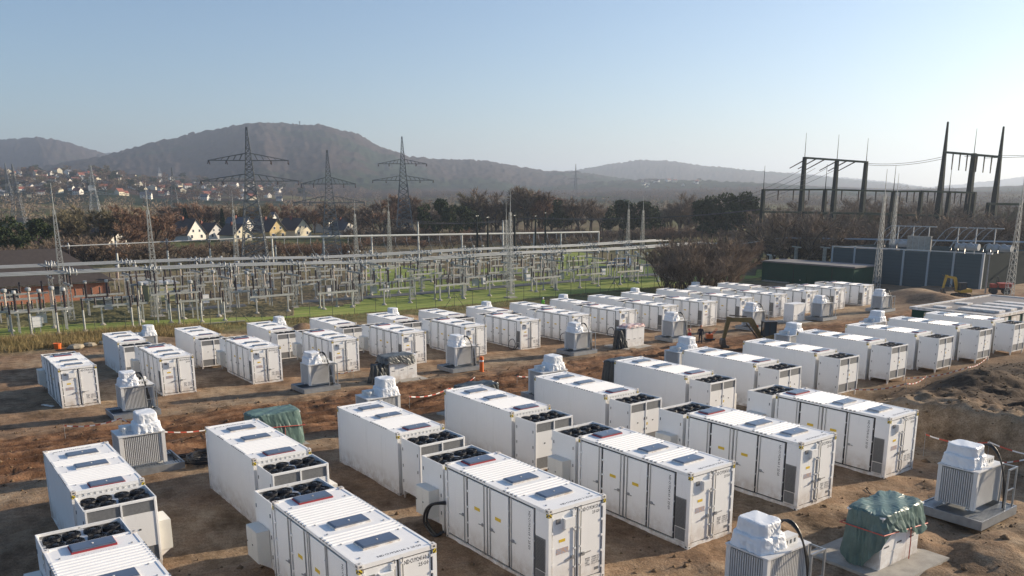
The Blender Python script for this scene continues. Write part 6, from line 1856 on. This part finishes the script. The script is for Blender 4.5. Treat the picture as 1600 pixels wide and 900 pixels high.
# clods on the churned soil
rs_ = np.random.default_rng(8); n = 5200
cu = np.concatenate([rs_.uniform(40.5, 60, 1500), rs_.uniform(8, 30, 1100), rs_.uniform(10, 30, 1800), rs_.uniform(84, 96, 800)]); cv = np.concatenate([-rs_.uniform(-2, 70, 1500), -rs_.uniform(3, 44, 1100), -rs_.uniform(42, 80, 1800), -rs_.uniform(12, 75, 800)])
cz = site_z(cu, cv); sc = np.abs(rs_.normal(0, .045, n))+.02
octa = np.array([(1, 0, 0), (0, 1, 0), (-1, 0, 0), (0, -1, 0), (0, 0, .8), (0, 0, -.8)]); fo = np.array([(0, 1, 4), (1, 2, 4), (2, 3, 4), (3, 0, 4), (1, 0, 5), (2, 1, 5), (3, 2, 5), (0, 3, 5)])
co = (octa[None]*rs_.uniform(.6, 1.5, (n, 6, 1)))*sc[:, None, None]+np.stack([cu, cv, cz+.01], 1)[:, None]
o = put('soil_clods', tri_mesh('soil_clods', co.reshape(-1, 3), (fo[None]+6*np.arange(n)[:, None, None]).reshape(-1, 3), mat('clod_soil', (.19, .135, .085), .95, 0, .3, 1, col2=(.10, .062, .037), spec=.1))); o['kind'] = 'stuff'; tag(o, 'loose clods of brown soil scattered over the site', 'soil')
# ------------------------------------------------------------ open country, hills, village, haze
def country_z(az, d):
    """az in degrees, d in metres from the drone"""
    x = d*np.cos(np.radians(az)); y = d*np.sin(np.radians(az))
    base = np.where(d < 420, far_z(x, y)-.25, -4.85)
    z = base + 0*d
    for (R, a, h), wf, wb, sd in ((RIDGE_FOOT, 640, 900, 1), (RIDGE_MID, 700, 1200, 7), (RIDGE_MAIN, 900, 1500, 2), (RIDGE_LEFT, 1000, 1500, 3), (RIDGE_SADDLE, 900, 2000, 4), (RIDGE_RIGHT, 1100, 1700, 5), (RIDGE_FARR, 1400, 2200, 6)):
        zr = np.interp(-az, [-q for q in a], h)+5
        dr = d-R-260*fbm(az*.18, d*0+sd*3.3, 3, sd)*2*(R/3000)
        w = np.where(dr < 0, wf, wb)
        shp = np.exp(-(np.abs(dr)/w)**1.7)
        rough = 1+.07*fbm(x/420, y/420, 4, sd+20)*(shp < .97)
        z = np.maximum(z, base+zr*shp*rough)
    wood = sstep(20, 45, z)
    z = z + wood*(9.0*(vnoise(x/12, y/12, 91))+5.0*vnoise(x/27, y/27, 92)-8)
    return z
azf = np.arange(2.0, -75.0, -.045); azc1 = np.arange(180, 2.0, -3.0); azc2 = np.arange(-75, -180.1, -3.0)
AZ = np.concatenate([azc1, azf, azc2])
DD = np.concatenate([[2, 30, 60, 90], np.geomspace(105, 900, 26)[:-1], np.geomspace(900, 9800, 150)])
A2, D2 = np.meshgrid(AZ, DD, indexing='ij')
CX = D2*np.cos(np.radians(A2)); CY = D2*np.sin(np.radians(A2)); CZ = country_z(A2, D2)
inside = (CX < 106)&(CX > -34)&(CY > -178)&(CY < 44); CZ = np.where(inside, CZ-7.0, CZ)
def country_material():
    m = bpy.data.materials.new('open_country'); m.use_nodes = True; t = m.node_tree; N = t.nodes; Lk = t.links; b = N['Principled BSDF']; b.inputs['Roughness'].default_value = 1; b.inputs['Specular IOR Level'].default_value = 0
    tc = N.new('ShaderNodeTexCoord'); sp = N.new('ShaderNodeSeparateXYZ'); Lk.new(tc.outputs['Object'], sp.inputs[0])
    def noise(s, d=5, r=.6):
        n = N.new('ShaderNodeTexNoise'); n.inputs['Scale'].default_value = s; n.inputs['Detail'].default_value = d; n.inputs['Roughness'].default_value = r; Lk.new(tc.outputs['Object'], n.inputs['Vector']); return n.outputs['Fac']
    def ramp(src, *el):
        r = N.new('ShaderNodeValToRGB')
        while len(r.color_ramp.elements) < len(el): r.color_ramp.elements.new(.5)
        for e, (p, c) in zip(r.color_ramp.elements, el): e.position = p; e.color = (*c, 1)
        Lk.new(src, r.inputs[0]); return r.outputs[0]
    def mix(f, a, c):
        x = N.new('ShaderNodeMix'); x.data_type = 'RGBA'; Lk.new(f, x.inputs[0]); Lk.new(a, x.inputs[6]); Lk.new(c, x.inputs[7]); return x.outputs[2]
    forest = ramp(noise(.035, 8, .75), (.30, (.024, .020, .020)), (.5, (.048, .038, .036)), (.7, (.082, .062, .054)))
    conif = ramp(noise(.04, 6, .7), (.35, (.016, .026, .020)), (.65, (.035, .050, .032)))
    forest = mix(ramp(noise(.0016, 4, .55), (.53, (0, 0, 0)), (.57, (1, 1, 1))), forest, conif)
    field = ramp(noise(.0045, 4, .5), (.35, (.115, .115, .06)), (.48, (.16, .15, .08)), (.55, (.19, .155, .105)), (.66, (.11, .12, .055)))
    mr = N.new('ShaderNodeMapRange'); mr.inputs[1].default_value = 0; mr.inputs[2].default_value = 9
    nn = N.new('ShaderNodeMath'); nn.operation = 'MULTIPLY_ADD'; Lk.new(noise(.003, 5, .6), nn.inputs[0]); nn.inputs[1].default_value = 75; Lk.new(sp.outputs[2], nn.inputs[2])
    sb = N.new('ShaderNodeMath'); sb.operation = 'SUBTRACT'; Lk.new(nn.outputs[0], sb.inputs[0]); sb.inputs[1].default_value = 37; Lk.new(sb.outputs[0], mr.inputs[0])
    Lk.new(mix(mr.outputs[0], field, forest), b.inputs['Base Color'])
    bp = N.new('ShaderNodeBump'); bp.inputs['Strength'].default_value = .5; bp.inputs['Distance'].default_value = 4; Lk.new(noise(.09, 5, .7), bp.inputs['Height']); Lk.new(bp.outputs[0], b.inputs['Normal'])
    return m
put('ground', sheet_mesh('ground', CX, CY, CZ, country_material()))['kind'] = 'structure'
def cz(u, v): return float(country_z(np.array([math.degrees(math.atan2(v, u))]), np.array([math.hypot(u, v)]))[0])
# village houses: a few shared shapes
VH = []
def vh(w, l, he, hr, wm, rm):
    b = MB().add([(-l/2, -w/2, -3), (-l/2, w/2, -3), (-l/2, w/2, he), (-l/2, 0, hr), (-l/2, -w/2, he), (l/2, -w/2, -3), (l/2, w/2, -3), (l/2, w/2, he), (l/2, 0, hr), (l/2, -w/2, he)], [(0, 4, 3, 2, 1), (5, 6, 7, 8, 9), (0, 5, 9, 4), (1, 2, 7, 6)])
    p = MB(); o = .7; dr = (hr-he)/(w/2)
    for s in (-1, 1): p.add([(-l/2-o, 0, hr+.3), (l/2+o, 0, hr+.3), (l/2+o, s*(w/2+o), he-o*dr+.3), (-l/2-o, s*(w/2+o), he-o*dr+.3)], [(0, 1, 2, 3)] if s < 0 else [(3, 2, 1, 0)])
    wd = MB()
    for z in (1, 4):
        for y in (-w*.25, w*.25): wd.box(-l/2-.06, y-.6, z, -l/2, y+.6, z+1.4)
        for x in (-l*.3, 0, l*.3): wd.box(x-.6, -w/2-.06, z, x+.6, -w/2, z+1.4); wd.box(x-.6, w/2, z, x+.6, w/2+.06, z+1.4)
    return b.mesh('wall', wm), p.mesh('roof', rm), wd.mesh('windows', M_GLASSW)
for w, l, he, hr in ((9, 12, 5.5, 9.5), (10, 16, 6, 10), (8, 10, 4.5, 8.5)):
    for wm in (M_PLW, M_PLC, M_PLW):
        VH.append(vh(w, l, he, hr, wm, [M_TILER, M_TILE, M_TILER, M_SLATE, M_TILER, M_TILER, M_TILE, M_TILER, M_SLATE][len(VH)]))
for n, (u, v) in enumerate(VILLAGE):
    wl, rf, wd = rv.choice(VH); e = empty('village_house', (u, v, cz(u, v)), rv.uniform(0, 6.28)); s = rv.uniform(.5, .78); e.scale = (s, s, s)
    put('wall', wl, e); put('roof', rf, e); put('windows', wd, e)['kind'] = 'stuff'
    far = n >= len(VILLAGE)-22
    red = rf.materials[0] == M_TILER
    tag(e, ('tiny pale house on the wooded slope right of centre' if far else f'small pale house with {"red" if red else "dark"} roof in the village below the hills'), 'house', 'hillside houses right of centre' if far else f'village houses with {"red" if red else "dark"} roofs')
# trees between the village houses
for n in range(230):
    u, v = VILLAGE[rv.randrange(175)]; u += rv.uniform(-60, 40); v += rv.uniform(-45, 45)
    k = rv.choice(['bare', 'bare', 'olive', 'pine', 'red']); tr, cr, zm = rv.choice(PROT[k]); s = rv.uniform(9, 15)/zm
    o = empty('village_tree', (u, v, cz(u, v)-.5), rv.random()*6); o.scale = (s*1.5, s*1.5, s); put('trunk', tr, o); put('crown', cr, o); tag(o, f'small {VN[k][1]} between the village houses', 'tree', f'{VN[k][1]}s in the village')
r = empty('church', (1500, -392, cz(1500, -392))); MB().box(-2.5, -2.5, -3, 2.5, 2.5, 13).build('tower', M_PLG, r); MB().add([(-3, -3, 13), (3, -3, 13), (3, 3, 13), (-3, 3, 13), (0, 0, 25)], [(0, 1, 4), (1, 2, 4), (2, 3, 4), (3, 0, 4)]).build('spire', M_SLATE, r); MB().box(2.5, -4, -3, 16, 4, 8).build('nave', M_PLG, r)
tag(r, 'small church with pointed spire in the village', 'church')
r = empty('lookout_tower', (0, 0, 0)); _az = math.radians(-23.2); _u, _v = 2990*math.cos(_az), 2990*math.sin(_az); r.location = (_u, _v, cz(_u, _v)-3); MB().lathe([(2, 0), (1.6, 13), (2.6, 14), (2.6, 16), (0, 18)], 8).build('shaft', M_DKW, r); MB().lathe([(2.8, 16), (2.8, 16.4)], 8).build('deck', M_DKW, r)
tag(r, 'tiny lookout tower on the summit of the large hill', 'tower')
# woods on the valley floor, too far and too many to tell apart
rw = np.random.default_rng(31); nT = 2600
wa = -rw.uniform(2, 74, nT); wd = rw.uniform(430, 1500, nT); wu = wd*np.cos(np.radians(wa)); wv = wd*np.sin(np.radians(wa))
keep = vnoise(wu/90, wv/90, 14) > np.where((wa > -22)&(wd > 800), .68, .36); wu = wu[keep]; wv = wv[keep]; wd = wd[keep]; nT = len(wu)
wz = country_z(np.degrees(np.arctan2(wv, wu)), np.hypot(wu, wv)); th = rw.uniform(7, 13, nT); k = 70
pts = rw.normal(0, 1, (nT, k, 3)); pts /= np.linalg.norm(pts, axis=2)[..., None]; pts *= rw.uniform(.45, 1, (nT, k, 1))
ctr = np.stack([wu, wv, wz+th*.55], 1)[:, None]+pts*(th[:, None, None]*np.array([.42, .42, .46]))
dv = rw.normal(0, 1, (nT, k, 3)); dv[..., 2] += .6; sd = rw.normal(0, 1, (nT, k, 3)); sz_ = th[:, None, None]
co = np.stack([ctr-sd*sz_*.012, ctr+sd*sz_*.012, ctr+dv*sz_*.085], 2).reshape(-1, 3)
o = put('far_wood', tri_mesh('far_wood', co, np.arange(len(co)).reshape(-1, 3), V_BARE)); o['kind'] = 'stuff'; tag(o, 'hazy brown leafless woods on the valley floor', 'woods')
# haze
hz_m = bpy.data.materials.new('air_haze'); hz_m.use_nodes = True; t = hz_m.node_tree
for nn in list(t.nodes):
    if nn.type == 'BSDF_PRINCIPLED': t.nodes.remove(nn)
pv = t.nodes.new('ShaderNodeVolumePrincipled'); pv.inputs['Color'].default_value = (.72, .83, 1.0, 1); pv.inputs['Density'].default_value = HAZE; pv.inputs['Anisotropy'].default_value = .36
t.links.new(pv.outputs[0], t.nodes['Material Output'].inputs['Volume'])
zlo = float(CZ.min())-1.0
o = MB().box(-9900, -9900, zlo, 9900, 9900, 420).build('haze', hz_m); o['kind'] = 'stuff'; o['label'] = 'thin pale haze over the whole valley'; o['category'] = 'haze'
